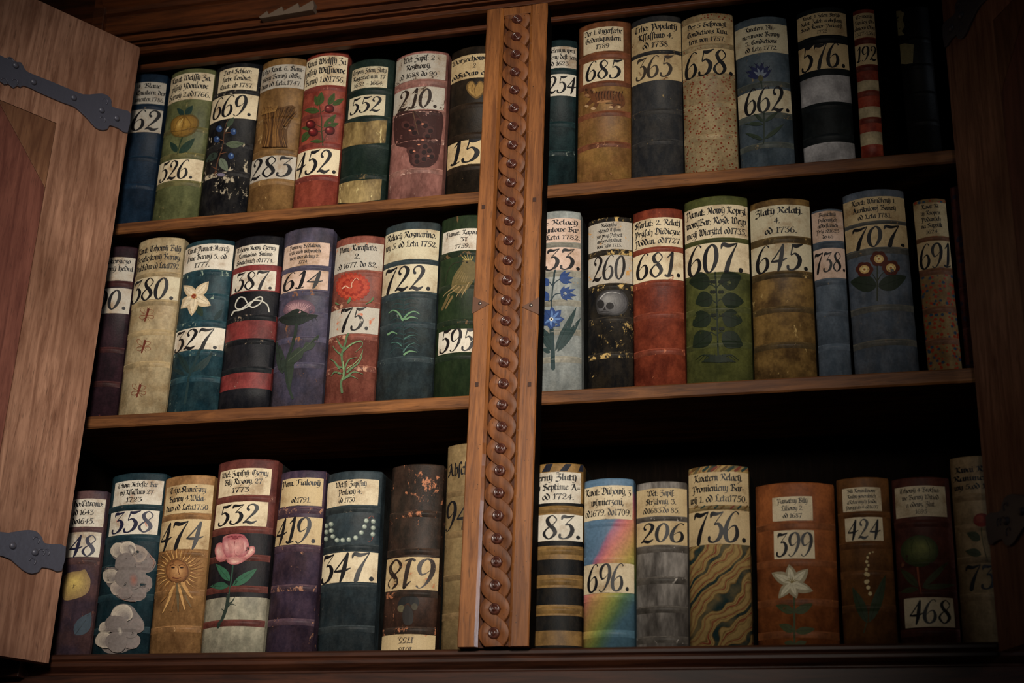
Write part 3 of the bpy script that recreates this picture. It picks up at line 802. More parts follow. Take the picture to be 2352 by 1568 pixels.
# doors: frame, panel, corner gussets, strap hinges; built in a plane, u away from the hinge, then swung open
def door(side, hx, ang, z0, z1, wid, straps):
    """side -1 left, 1 right; ang = swing of the leaf from the case front"""
    d = Vector((side*math.cos(ang), -math.sin(ang), 0))
    root = empty('door'); cz_(root)
    nrm = Vector((0, 0, 1)).cross(d) if side < 0 else d.cross(Vector((0, 0, 1)))
    nrm = -nrm if nrm.dot(CAM-Vector((hx, 0, 0))) < 0 else nrm       # the inner face looks at the room
    mwo = Matrix((d, nrm, Vector((0, 0, 1)))).transposed().to_4x4(); mwo.translation = Vector((hx, HY, 0))
    root.matrix_parent_inverse = Matrix.Translation((0, -.15, 2.8)); root.matrix_basis = mwo
    def add(name, poly, y0, y1, m, bev=.0015): return prism(name, poly, y0, y1, m, root, 'y', bev)
    sw, T = .212, .03
    zr = .768                                              # lower edge of the top rail
    zr2 = z0+.22
    add('stile', [(0, z0), (sw, z0), (sw, z1-.004), (.004, z1-.004), (0, z1-.012)], -T, 0, W_DOOR, 0)
    add('stile', [(wid-sw, z0), (wid, z0), (wid, z1), (wid-sw, z1)], -T, 0, W_DOOR)
    add('rail', [(sw, zr), (wid-sw, zr), (wid-sw, z1-.004), (sw, z1-.004)], -T, 0, W_DOOR, 0)
    add('rail', [(sw+.0006, z0), (wid-sw-.0006, z0), (wid-sw-.0006, zr2), (sw+.0006, zr2)], -T, -.0003, W_DOORX)
    p = [(sw+.001, zr2+.001), (wid-sw-.001, zr2+.001), (wid-sw-.001, zr-.001), (sw+.001, zr-.001)]
    g = .172; gz = .20
    add('panel', [(sw+.001, zr2+.001+gz), (sw+g, zr2+.001), (wid-sw-g, zr2+.001), (wid-sw-.001, zr2+.001+gz), (wid-sw-.001, zr-gz), (wid-sw-g, zr-.001), (sw+g, zr-.001), (sw+.001, zr-gz)], -T+.004, -.001, W_PANEL, .0008)
    for (a, b, e) in ((sw+.001, zr-.001, 1), (wid-sw-.001, zr-.001, -1)):
        add('corner_gusset', [(a, b), (a+e*(g-.002), b), (a, b-gz+.002)], -T+.004, -.0004, W_DOORX, .0008)
    for (a, b, e) in ((sw+.001, zr2+.001, 1), (wid-sw-.001, zr2+.001, -1)):
        add('corner_gusset', [(a, b), (a+e*(g-.002), b), (a, b+gz-.002)], -T+.004, -.0004, W_DOORX, .0008)
    for pts, riv, orn in straps:
        h = add('strap_hinge', catmull(pts, 2, True), 0, .006, IRON, .0012)
        for (a, b) in riv:
            bm = lathe([(.0095, 0), (.009, .003), (.0065, .0055), (.003, .0068), (.0005, .007)], 14)
            bmesh.ops.scale(bm, vec=(1, -1, 1), verts=bm.verts[:])
            q = bm_obj('rivet', bm, IRON, root, True); q.location = (a, .006, b)
        for (a, b, rr) in orn:
            rp = [(a+rr*math.cos(t*math.pi/7), .006, b+rr*math.sin(t*math.pi/7)) for t in range(10)]
            bm = bmesh.new(); rings = []
            for (x, y, z) in rp:
                ca, sa = (x-a)/rr, (z-b)/rr
                rings.append([bm.verts.new((x+.0022*math.cos(q2)*ca, y+.0022*math.sin(q2), z+.0022*math.cos(q2)*sa)) for q2 in [k2*math.pi/3 for k2 in range(6)]])
            for r0, r1 in zip(rings, rings[1:]):
                for k2 in range(6): bm.faces.new((r0[k2], r0[(k2+1) % 6], r1[(k2+1) % 6], r1[k2]))
            bm.faces.new(rings[0]); bm.faces.new(rings[-1])
            bm_obj('hinge_curl', bm, IRON, root, True)
    return root
def door_uv(px, py, hx, ang):
    d = Vector((-math.cos(ang), -math.sin(ang), 0)); n = Vector((-d.y, d.x, 0)); h = Vector((hx, HY, 0))
    r = ray(px, py); t = (h-CAM).dot(n)/r.dot(n); P = CAM+r*t
    return ((P-h).dot(d), P.z)
HXL, ANL = at(323, 107, HY).x, math.radians(58)
ZDT = at(323, 107, HY).z
def cr(pts, ox, oy, s): return [door_uv(ox+x/s, oy+y/s, HXL, ANL) for x, y in pts]
up = [(835, 735), (790, 710), (715, 690), (712, 650), (690, 620), (650, 605), (600, 608), (530, 610), (450, 580), (330, 530), (200, 478), (165, 460), (150, 440), (130, 405), (100, 402), (60, 372), (30, 375), (0, 362)]
dn = [(0, 530), (20, 548), (50, 545), (80, 570), (105, 555), (125, 566), (145, 555), (200, 575), (260, 605), (400, 665), (470, 690), (520, 730), (570, 780), (610, 825), (655, 842), (690, 830), (700, 810), (760, 830), (815, 858)]
def extend(u, d, L=.25):
    u = [(max(.002, a), b) for a, b in u]; d = [(max(.002, a), b) for a, b in d]
    ue, de = u[-1][0], u[-1][1]; zm = (u[-1][1]+d[0][1])/2
    return u+[(ue+.06, de+.004), (ue+.11, zm+.022), (ue+.16, zm+.03), (ue+.21, zm), (ue+.16, zm-.03), (ue+.11, zm-.022), (ue+.06, d[0][1]-.004)]+d
OU = [(a, b, .0085) for a, b in cr([(668, 655), (652, 772), (90, 530), (60, 395), (20, 525)], 0, 0, 2.8)]
SU = extend(cr(up, 0, 0, 2.8), cr(dn, 0, 0, 2.8))
RU = cr([(92, 425), (207, 532), (465, 633), (645, 713), (742, 765)], 0, 0, 2.8)
up2 = [(412, 705), (330, 690), (275, 682), (262, 650), (230, 612), (180, 600), (120, 605), (60, 615), (0, 612)]
dn2 = [(0, 765), (30, 770), (70, 795), (110, 830), (150, 862), (195, 878), (240, 865), (258, 838), (320, 848), (385, 860)]
SL = cr(up2, 0, 1000, 2.76); SD = cr(dn2, 0, 1000, 2.76)
ue = SL[-1][0]; dz = SL[-1][1]-SD[0][1]
SL2 = [(max(.002, a), b) for a, b in SL]+[(ue+.14, SL[-1][1]-dz*.1), (ue+.17, SL[-1][1]+.02), (ue+.24, SL[-1][1]+.03), (ue+.31, (SL[-1][1]+SD[0][1])/2), (ue+.24, SD[0][1]-.03), (ue+.17, SD[0][1]-.02), (ue+.14, SD[0][1]+dz*.1)]+[(max(.002, a), b) for a, b in SD]
OL = [(a, b, .0085) for a, b in cr([(222, 665), (198, 800), (255, 740), (285, 742)], 0, 1000, 2.76)]
RL = cr([(72, 700), (213, 742)], 0, 1000, 2.76)
door(-1, HXL, ANL, -.67, ZDT, 1.08, [(SU, RU, OU), (SL2, RL, OL)])
HXR = at(2205, 480, HY).x
dr = door(1, HXR, math.radians(62), -.67, ZDT, 1.08, [(SU, RU, OU), (SL2, RL, OL)])

# ------------------------------------------------------------------ top shelf
CR = (205, 180, 135)
make_book(1, 'A', [(285, 183), (387.8, 176), (245, 507), (343.3, 499)], 'dark blue book numbered 62, nearest the left door on the top shelf', (22, 52, 98), (18, 40, 78), (110, 95, 80), .06,
  [955, 1175, 538], None, (70, 95, 120),
  title=((None, 343, 470, 515), [('4. Blaue', 228, 415), ('Quatern der', 222, 458), ('umenten.1786.', 206, 450)]), number=((None, 562, 440, 742), '62', (190, 570, 418, 728)), papers='grey')
make_book(1, 'A', [(395, 170), (495.4, 163), (350, 498), (453, 493)], 'sage green book numbered 526 with a painted yellow quince', (118, 124, 76), (92, 98, 56), (170, 150, 90), .12,
  [718, 925, 1140], (124, 118, 68), (165, 150, 95),
  title=((None, 268, None, 480), ['Kwat Welſſý Za.', 'piſný Ydoulowe', 'Barwý 2.od1766.']), number=((None, 958, None, 1125), '526.', (420, 968, 682, 1115)),
  artname='painted_quince', art=[('s', (42, 58, 38), 11, [(590, 780), (565, 850), (548, 925)]), ('l', (38, 60, 48), (560, 915), (690, 790), 62), ('l', (34, 56, 46), (545, 905), (490, 822), 50), ('l', (34, 58, 52), (600, 612), (545, 552), 42), ('l', (34, 58, 52), (612, 602), (672, 530), 48),
    ('p', (98, 78, 36), [(494, 705), (505, 650), (560, 612), (610, 606), (675, 606), (720, 650), (712, 710), (675, 755), (610, 782), (555, 785), (508, 765)]), ('g', (130, 96, 40), [(500, 705), (512, 652), (560, 618), (610, 614), (665, 615), (708, 655), (698, 705), (665, 745), (605, 772), (560, 776), (516, 756)], (196, 152, 72), (575, 670), 8), ('g', (150, 112, 48), [(525, 710), (540, 650), (580, 622), (606, 640), (604, 700), (575, 755), (545, 750)], (206, 166, 88), (562, 680), 5), ('s', (112, 80, 34), 6, [(610, 618), (592, 690), (580, 770)]), ('s', (112, 80, 34), 6, [(615, 618), (655, 680), (640, 755)]), ('s', (112, 80, 34), 5, [(605, 618), (550, 660), (530, 740)]), ('s', (216, 184, 110), 6, [(592, 640), (560, 690)]), ('s', (100, 74, 36), 5, [(510, 742), (580, 735), (690, 715)])])
make_book(1, 'A', [(499, 151.7), (603, 143), (455, 492), (565.7, 485.5)], 'blue-black book numbered 669 with painted sloe berries, scuffed at its foot', (24, 27, 40), (17, 19, 27), (196, 180, 150), .17,
  [418, 848, 1075], (34, 36, 46), (120, 115, 105),
  title=((885, 225, 1192, 402), ['Der4.Schleer:', 'farbe Condict:', 'Quat: ab 1787.']), number=((None, 440, 1195, 632), '669.', (845, 450, 1152, 612)),
  artname='painted_sloe_sprig', art=[('s', (92, 62, 46), 9, [(850, 1095), (865, 1000), (890, 920), (915, 850), (922, 760), (935, 690), (955, 640)]), ('l', (92, 102, 80), (935, 842), (1088, 836), 58), ('l', (50, 62, 54), (872, 912), (776, 985), 55), ('l', (104, 114, 96), (892, 952), (952, 1056), 66), ('l', (66, 78, 62), (945, 700), (1002, 622), 42)] +
    [('s', (122, 78, 54), 6, q) for q in ([(865, 1040), (822, 1018)], [(890, 918), (948, 903)], [(915, 812), (882, 802)], [(928, 752), (988, 745)], [(865, 1060), (835, 1075)])] + [('e', (44, 68, 112), x, y, 24, 26) for x, y in ((885, 718), (998, 740), (865, 802), (978, 935))] + [('e', (128, 155, 190), x, y, 8, 9) for x, y in ((893, 710), (1004, 735), (872, 795), (985, 928))] + [('e', (120, 112, 130), 902, 1088, 30, 12)])
_rg = random.Random(11); _wheat = [('p', (96, 64, 34, .55), [(1325, 560), (1470, 528), (1486, 600), (1430, 720), (1425, 850), (1330, 868), (1228, 862), (1238, 720), (1240, 600), (1290, 540)])]
for _i in range(170):
    _t = _rg.uniform(0, 1); _x0 = 1232+195*_t; _x1 = 1262+140*_t; _x2 = 1225+270*_t
    _wheat.append(('s', _rg.choice([(122, 84, 44), (92, 60, 32), (146, 104, 56), (70, 45, 25)]), _rg.uniform(3, 6), [(_x0+_rg.uniform(-8, 8), 865), (_x1, 730), (_x2+_rg.uniform(-15, 15), _rg.uniform(535, 600))]))
for _i in range(14): _wheat.append(('s', (160, 118, 66), 5, [(1235+8*_i, 610-2*_i), (1242+9*_i, 575-3*_i)]))
make_book(1, 'A', [(603.6, 149), (705, 135), (567, 484.7), (670, 476)], 'ochre brown book numbered 283 with a painted wheat sheaf', (158, 112, 58), (132, 90, 46), (196, 156, 96), .14,
  [640, 893, 1132], (156, 112, 62), (190, 150, 95), title=((None, 202, None, 385), ['Trho Kwat. 6. Slam-', 'nieny Barwý odSa.', 'duw od Leta.1747.']), number=((None, 930, None, 1115), '283', (1150, 938, 1472, 1098)), papers='grey', artname='painted_wheat_sheaf', art=_wheat)
_CH = (112, 28, 32); _LF = (62, 80, 40)
make_book(1, 'B', [(706.6, 133.5), (800, 121), (671.4, 475.7), (772.4, 468)], 'brick red book numbered 452 with a painted cherry branch', (182, 76, 54), (156, 56, 42), (205, 120, 95), .1,
  [455, 663, 885, 1128], (160, 62, 52), (190, 105, 90), title=((None, 222, None, 440), ['Kwai Wielſſý Za', 'piſný Wiſſnowe', 'Barwý 1.od1756.']), number=((None, 920, None, 1112), '452.', (108, 932, 410, 1102)),
  artname='painted_cherry_branch', art=[('s', (58, 58, 34), 9, [(300, 895), (290, 780), (290, 690), (275, 600), (270, 520)])] + [('s', (66, 60, 36), 6, q) for q in ([(290, 645), (345, 608)], [(295, 762), (240, 735)], [(290, 790), (335, 770)], [(292, 795), (228, 785)], [(300, 870), (330, 810)])] +
    [('l', _LF, *q) for q in (((270, 592), (290, 492), 56), ((262, 600), (240, 520), 40), ((340, 590), (388, 500), 46), ((370, 592), (458, 542), 40), ((275, 640), (158, 632), 46), ((305, 760), (398, 665), 50), ((320, 752), (420, 730), 38), ((238, 770), (140, 766), 38), ((200, 792), (140, 875), 50), ((298, 870), (205, 866), 30))] +
    [('g', bright(_CH, .55), [(x+37*math.cos(i*math.pi/5), y+32*math.sin(i*math.pi/5)) for i in range(10)], (150, 44, 44), (x-10, y-8), 6) for x, y in ((348, 622), (210, 738), (228, 795), (352, 785))] + [('e', (190, 110, 98), x-12, y-10, 10, 7) for x, y in ((348, 622), (210, 738), (228, 795), (352, 785))])
make_book(1, 'B', [(803, 148.8), (905.6, 142.6), (774, 467.7), (885.7, 458.5)], 'dark green book numbered 552 with two gold stripes', (28, 58, 52), (22, 46, 42), (120, 100, 60), .08,
  [480, 688, 893, 1125], None, (95, 100, 80), title=((520, 302, 783, 458), ['Trhowy Zeleny Zlaty', 'Kagestatuum 17', '1652 – 1664.']), number=((497, 515, 765, 668), '552', (510, 530, 742, 642)), papers='yellow',
  panels=[('gilded_stripe', [(445, 770), (453, 738), (500, 727), (620, 718), (782, 710), (768, 876), (620, 892), (500, 905), (440, 925), (443, 850)], ((176, 144, 84), (122, 92, 48), (206, 184, 120), .2, .5, 24)), ('gilded_stripe', [(405, 1330), (418, 1190), (470, 1172), (600, 1155), (742, 1150), (730, 1302), (560, 1335)], ((176, 146, 88), (116, 88, 46), (208, 186, 122), .22, .5, 24))])
_gr = [('p', (62, 36, 34, .85), [(850, 660), (1000, 640), (1190, 650), (1190, 830), (1160, 1000), (1080, 1060), (960, 1040), (930, 920), (840, 880)])] + [('e', (78, 46, 42), x, y, 33, 30) for x, y in ((920, 740), (962, 762), (1010, 718), (1062, 742), (1100, 782), (1078, 822), (980, 795), (960, 935), (1000, 972), (1052, 942), (1092, 930), (1052, 992), (1000, 1012), (1060, 898), (1108, 975))]
_gr += [('e', (40, 24, 24), x+7, y+6, 19, 17) for _, _, x, y, _, _ in _gr[1:]] + [('e', (216, 140, 110), x, y, 11, 6) for x, y in ((1020, 890), (1048, 735), (985, 940), (1090, 975), (955, 785), (1050, 860))] + [('s', (96, 72, 54), 7, [(978, 650), (1000, 750), (1018, 815)]), ('s', (70, 54, 44), 6, [(985, 640), (1030, 690), (1060, 730)])]
make_book(1, 'B', [(913, 133.5), (1029.6, 125.8), (888, 458), (1015.8, 447)], 'worn pink book numbered 210 with a dark painted grape bunch', (186, 118, 106), (128, 74, 66), (214, 168, 150), .16,
  [415, 635, 858, 1082], (176, 116, 102), (200, 160, 145), streak=.5, title=((None, 205, 1222, 395), ['Wet Zapiſ: 2', 'Rozinowý.', 'od 1688 do 90.'], 'w'), number=((838, 455, 1212, 622), '210.', (870, 468, 1165, 612), 'r'), papers='grey', flake=(66, 50, 38), famt=.12, artname='painted_grapes', art=_gr)
make_book(1, 'B', [(1037, 122.7), (1152, 112), (1025, 446), (1140, 437)], 'dark brown book numbered 15 half hidden behind the carved pillar, top shelf', (50, 39, 29), (36, 28, 21), (130, 100, 60), .08,
  [590, 815, 1052], (58, 42, 30), (100, 80, 55), title=((None, 208, None, 385), [('Worzechowý', 1272, 1540), ('2', 1425, 1450), ('odSaduw od', 1270, 1545)]), number=((None, 850, None, 1032), '15', (1262, 850, 1482, 1015)), papers='tan',
  artname='painted_walnut_heart', art=[('p', (110, 84, 46), [(1376, 470), (1388, 422), (1425, 412), (1448, 440), (1470, 412), (1505, 422), (1520, 470), (1490, 522), (1452, 545), (1405, 518)]), ('p', (164, 128, 72), [(1386, 470), (1396, 430), (1424, 422), (1446, 452), (1472, 422), (1498, 430), (1510, 470), (1484, 512), (1452, 530), (1412, 510)]), ('s', (104, 76, 40), 6, [(1446, 450), (1436, 480), (1448, 525)]), ('s', (200, 164, 100), 6, [(1402, 455), (1408, 490), (1432, 512)]), ('s', (120, 90, 48), 6, [(1420, 440), (1428, 470), (1415, 500)])])
make_book(1, 'C', [(1237, 103), (1326.5, 97.4), (1229, 424), (1318.4, 417)], 'dark teal book numbered 254 just right of the carved pillar, top shelf', (24, 52, 66), (18, 38, 50), (120, 130, 120), .07,
  [545, 950, 1172], None, (80, 105, 110), title=((None, 358, 318, 520), [('elenynapra', 122, 303), ('eny deſt zem', 124, 322), ('od 1623.', 105, 262)]), number=((None, 568, 316, 732), '254', (95, 585, 322, 712)), papers='white')
_tig = [('s', (74, 46, 28), 11, [(668, 785), (640, 800), (590, 790), (540, 792)], .6)] + [('s', (100, 62, 38), 30, q, .6) for q in ([(440, 765), (415, 788), (392, 812)], [(478, 770), (462, 808), (442, 832)], [(622, 775), (600, 808), (575, 824)], [(664, 765), (672, 798), (642, 820)])]
_tig += [('p', (112, 68, 40), [(432, 722), (500, 698), (580, 695), (650, 712), (684, 760), (674, 800), (640, 795), (600, 788), (560, 768), (520, 772), (480, 788), (448, 786), (425, 758)]), ('p', (176, 128, 84), [(470, 782), (520, 764), (590, 772), (560, 780), (500, 790)]), ('e', (108, 66, 40), 413, 715, 38, 36), ('e', (70, 42, 26), 391, 690, 10, 10), ('e', (170, 126, 84), 446, 696, 10, 15), ('e', (164, 118, 80), 396, 734, 18, 14), ('e', (40, 26, 18), 401, 712, 5, 5), ('s', (40, 26, 18), 4, [(385, 738), (398, 744), (408, 740)])]
_tig += [('e', (198, 160, 118), *q) for q in ((393, 814, 15, 10), (443, 832, 19, 11), (578, 823, 18, 10), (640, 820, 15, 9))] + [('s', (54, 32, 20), 7, [(468+22*i, 703-(3 if 2 < i < 7 else 0)), (462+22*i, 735), (468+22*i, 768+(8 if i > 6 else -4))]) for i in range(10)] + [('s', (54, 32, 20), 5, [(425+8*i, 690+4*i), (430+6*i, 720)]) for i in range(3)]
make_book(1, 'C', [(1330.4, 61.5), (1448, 51), (1325, 416.7), (1450, 406)], 'ochre book numbered 685 with a painted striped big cat', (170, 122, 56), (146, 98, 46), (206, 140, 96), .1,
  [420, 640, 868, 1105], (152, 82, 50), (160, 92, 58), title=((370, 205, 672, 388), ['Der 1. Tygerfarbe', 'Gedenkqwatern', '1789']), number=((367, 455, 678, 615), '685', (390, 460, 658, 600)), papers='cream',
  stripes=[(0, 1), (655, 0)], scols=[(158, 90, 50)], artname='painted_big_cat', art=_tig)
make_book(1, 'C', [(1451, 52.5), (1562.7, 42), (1450.3, 406), (1571.7, 396)], 'slate grey book numbered 365 with flecks of lost paint', (62, 66, 74), (54, 57, 64), (170, 140, 80), .1,
  [398, 850, 1085], (58, 62, 70), (110, 110, 105), title=((None, 165, None, 383), ['Trho: Popelatý', 'Kſſaſſtuw 4.', 'od 1738']), number=((None, 415, None, 612), '365', (770, 428, 1052, 588), 'f'), papers='tan', flake=(120, 80, 45), famt=.02)
make_book(1, 'C', [(1565, 45), (1682.6, 40.5), (1573, 396), (1696.7, 387.6)], 'cream book numbered 658 speckled with red-brown dots', (208, 180, 130), (178, 144, 96), (96, 62, 40), .07,
  [350, 575, 800, 1042], None, (150, 110, 75), dots=[((140, 62, 36), 108, .36)], title=((None, 155, None, 335), ['Der 5 Geſprengt', 'Condictions Kwa', 'tern von 1757.']), number=((None, 372, None, 560), '658.', (1148, 385, 1515, 575)), papers='tan')
_cf = [('l', (40, 45, 82), (322, 588), p, 46) for p in ((222, 582), (220, 545), (245, 510), (288, 488), (335, 482), (380, 508), (402, 542))] + [('s', (34, 36, 66), 7, [(p[0], p[1]), (p[0]+dx, p[1]+dy)]) for p in ((225, 560), (250, 520), (290, 500), (340, 495), (385, 520), (398, 545)) for dx, dy in ((-14, -14), (10, -16))] + [('l', (122, 132, 148), (325, 586), p, 20) for p in ((270, 548), (298, 520), (345, 528), (372, 556))]
_cf += [('e', (84, 80, 54), 325, 600, 20, 26), ('s', (50, 60, 50), 12, [(327, 625), (333, 655), (336, 680)]), ('s', (46, 56, 48), 14, [(349, 858), (350, 980), (350, 1075), (343, 1112)])] + [('l', (50, 62, 48), *q) for q in (((345, 935), (270, 870), 26), ((358, 932), (458, 858), 28), ((345, 952), (203, 952), 30), ((355, 1065), (500, 952), 34), ((342, 1072), (208, 1022), 32))]
make_book(1, 'D', [(1686.6, 55.5), (1805.9, 46.5), (1701, 385), (1826.9, 374.7)], 'grey-blue book numbered 662 with a painted cornflower', (84, 108, 128), (70, 92, 108), (140, 120, 86), .1,
  [645, 885, 1110], (98, 108, 104), (130, 125, 105), title=((None, 185, None, 403), ['Kwatern Blu-', 'meranowe Barwy', '3. Condictions', 'od Leta 1772.']), number=((None, 685, None, 862), '662.', (202, 670, 545, 858)), papers='yellow', artname='painted_cornflower', art=_cf)
make_book(1, 'D', [(1829.5, 32), (1941.5, 23.5), (1846, 373), (1966, 364)], 'black book numbered 576 with two broad silver-grey stripes', (24, 36, 42), (18, 26, 30), (110, 100, 80), .05,
  [300, 810, 1045], None, (60, 70, 70), stripes=[(0, 0), (575, 1), (780, 0), (1088, 1)], scols=[(206, 202, 204)], title=((None, 95, None, 268), ['Kwat: 1 Zelen: Stržib', 'Relat: Žalob. a obeſlaný', 'Saud: Komor: Purkrabſt', '1752']), number=((None, 335, None, 525), '576.', (635, 335, 972, 518)), papers='tan')
make_book(1, 'D', [(1958, 28.5), (2008, 22.5), (1978, 363), (2030, 358)], 'narrow red and white striped book numbered 192', (190, 58, 32), (150, 40, 26), (214, 190, 150), .06,
  [310, 508, 712, 918], (150, 46, 30), (130, 45, 30), stripes=[(0, 0), (612, 1), (695, 0), (815, 1), (908, 0), (1008, 1), (1105, 0)], scols=[(214, 192, 146)], title=((None, 100, None, 285), ['Cerweny', 'Peniez Ob', 'elmow Oby', '1527-1561'], 'f'), number=((None, 335, None, 492), '192', (1056, 355, 1222, 465)), papers='tan')
make_book(1, 'D', [(2059, 25.5), (2130, 18), (2086, 353.7), (2167, 349)], 'black book with torn remains of two labels, rightmost on the top shelf', (26, 27, 30), (20, 20, 23), (80, 66, 45), .06,
  [305, 505, 717, 935], None, (60, 56, 52), artname='label_remains', art=[('P', (150, 138, 96), [(1362, 85), (1395, 82), (1425, 100), (1412, 150), (1428, 200), (1405, 240), (1430, 270), (1375, 275)])], art2=('label_remains', [('P', (150, 138, 98), [(1390, 345), (1430, 335), (1498, 342), (1490, 485), (1440, 492), (1402, 490)])]))

# ------------------------------------------------------------------ middle shelf
make_book(2, 'E', [(228, 572), (314.8, 576), (178, 955), (267, 952)], 'dark maroon book numbered 00 cut off by the left door, middle shelf', (62, 38, 48), (44, 28, 38), (130, 62, 58), .08,
  [485, 990, 1245], (84, 40, 40), (110, 85, 85), title=((None, 295, None, 470), [('okorziczo', 160, 328), ('rný hedul', 155, 348), '']), number=((None, 528, None, 715), '00.', (80, 540, 305, 688)), papers='grey')
def _bee(x, y): return [('s', (128, 72, 48), 4, catmull([(x, y), (x-38, y-20), (x-48, y-48), (x-25, y-48), (x-8, y-15)], 3)), ('s', (128, 72, 48), 4, catmull([(x+5, y-10), (x+22, y-38), (x+50, y-30), (x+42, y-12), (x+10, y-2)], 3)), ('s', (128, 72, 48), 4, catmull([(x-2, y+5), (x-40, y+5), (x-55, y+22), (x-30, y+32), (x, y+10)], 3)), ('s', (128, 72, 48), 4, catmull([(x+8, y+5), (x+45, y+5), (x+52, y+22), (x+30, y+28), (x+5, y+10)], 3)),
    ('s', (104, 48, 34), 17, [(x+12, y-40), (x+4, y-10), (x-14, y+46)], .55), ('e', (96, 42, 30), x+12, y-40, 10, 9), ('s', (110, 58, 40), 3, [(x+16, y-46), (x+26, y-62)]), ('s', (110, 58, 40), 3, [(x+8, y-46), (x+4, y-60)]), ('s', (110, 58, 40), 3, [(x, y+15), (x+22, y+45)]), ('s', (110, 58, 40), 3, [(x-8, y+20), (x-32, y+42)])]
make_book(2, 'E', [(320, 558), (425, 550.5), (270.4, 952), (379, 947)], 'cream vellum book numbered 380 with three painted bees', (212, 188, 142), (184, 154, 108), (120, 84, 58), .07,
  [418, 635, 858, 1095], (206, 176, 124), (222, 198, 150), title=((None, 190, 712, 400), ['Kwat: Trhowý Bilý', 'Bezeliczkowý Barwy', 'ProdSaduw od Leta1792'], '', 'bare'), number=((None, 440, None, 610), '380.', (348, 448, 664, 612)), papers='yellow', artname='painted_bees', art=_bee(448, 728)+_bee(424, 965)+_bee(388, 1298))
make_book(2, 'E', [(428, 562.7), (538.8, 556.6), (382.7, 945), (499, 941)], 'teal blue book numbered 327 with a large white painted narcissus', (28, 72, 104), (22, 56, 82), (150, 170, 150), .1,
  [410, 588, 788, 1005, 1205], None, (90, 125, 135), title=((None, 195, None, 385), ['Kwat:Pamat:Narcý', 'ſowe Barwý 5. od', ('1777.', 805, 920)]), number=((None, 822, None, 985), '327.', (668, 832, 990, 982)), papers='white',
  artname='painted_narcissus', art=[('l', (30, 50, 50), (850, 1150), (945, 1000), 36), ('s', (30, 52, 54), 18, [(850, 985), (800, 1110), (772, 1170), (735, 1390)], .8), ('l', (28, 48, 48), (765, 1170), (678, 1005), 48), ('l', (30, 50, 50), (785, 1160), (935, 1025), 40), ('l', (28, 46, 48), (735, 1180), (640, 1135), 34), ('l', (40, 56, 44), (830, 660), (868, 742), 52), ('l', (32, 52, 54), (955, 765), (1015, 685), 40)] +
    [('l', (206, 184, 150), (808, 590), p, w) for p, w in (((914, 478), 78), ((930, 658), 84), ((784, 738), 80), ((704, 684), 74), ((724, 508), 78))] + [('l', (232, 214, 182), (812, 586), p, w) for p, w in (((900, 488), 46), ((915, 645), 50), ((790, 722), 46), ((716, 676), 42), ((732, 518), 46))] + [('e', (206, 160, 110), 806, 590, 22, 22), ('e', (138, 54, 38), 806, 590, 16, 17)])
make_book(2, 'E', [(540, 554.5), (652, 547), (500, 940.8), (616.9, 934)], 'black and red striped book numbered 387 with a painted white knot', (24, 28, 42), (20, 23, 34), (150, 130, 110), .06,
  [745, 925, 1135], None, (110, 95, 90), stripes=[(0, 0), (352, 1), (548, 0), (728, 1), (918, 0), (1115, 1), (1278, 0)], scols=[(164, 52, 52)], title=((1115, 197, 1435, 350), ['Trhowy Nowy Czerny', 'Karmasino: Smluw', 'Swatebnich od1774.']), number=((1095, 395, 1415, 540), '387.', (1118, 400, 1398, 535)), papers='white',
  artname='painted_knot', art=[('s', (206, 202, 188), 9, [(1085, 732), (1105, 700), (1150, 692), (1210, 662), (1262, 608), (1302, 593), (1316, 612), (1290, 650), (1240, 672), (1205, 642), (1180, 602), (1145, 598), (1118, 638), (1118, 676), (1155, 684), (1210, 645), (1262, 618), (1320, 630), (1355, 658), (1366, 706)], .9)])
_th = [('g', (104, 78, 90), [(158, 780), (165, 735), (200, 700), (260, 688), (330, 698), (372, 740), (362, 790), (300, 805), (220, 802)], (176, 136, 138), (220, 740), 7)] + [('s', (186, 146, 148), 6, [(250+i*2, 780), (175+i*17, 705+abs(i-5)*4)]) for i in range(11)] + [('p', (38, 44, 40), [(125, 830), (175, 788), (250, 752), (330, 788), (395, 800), (330, 832), (265, 862), (180, 862)])] + [('s', (34, 40, 38), 6, [(200+i*14, 830), (135+i*26, 815-12*math.sin(i/3)), (120+i*30, 840)]) for i in range(10)]
_th += [('s', (42, 52, 44), 18, [(245, 860), (230, 960), (190, 1080), (170, 1150), (182, 1260), (218, 1372)], .9), ('p', (52, 62, 50, .9), [(180, 1110), (255, 1020), (285, 1025), (310, 980), (335, 985), (402, 928), (362, 1020), (300, 1050), (282, 1090), (235, 1130), (225, 1180), (200, 1300)]), ('l', (48, 58, 50), (150, 1200), (110, 975), 46, 1), ('s', (74, 84, 66), 5, [(190, 1110), (290, 1030), (385, 945)])]
make_book(2, 'F', [(654.7, 538), (765.8, 528), (620, 936.5), (740, 929)], 'violet-grey book numbered 614 with a painted thistle', (92, 88, 122), (78, 72, 92), (150, 98, 64), .12,
  [462, 625, 790, 958, 1140], None, (140, 130, 135), title=((160, 292, 472, 448), ['Pamatny Bodlakowy', 'rezlicznich weipowiedi', 'mezy wierzitelmy 2.', '1774.']), number=((145, 485, 463, 615), '614', (160, 490, 425, 607)), papers='pink', artname='painted_thistle', art=_th)
_ca = radial(635, 600, 10, 100, 30, (182, 62, 44), 26, .12, seed=4)
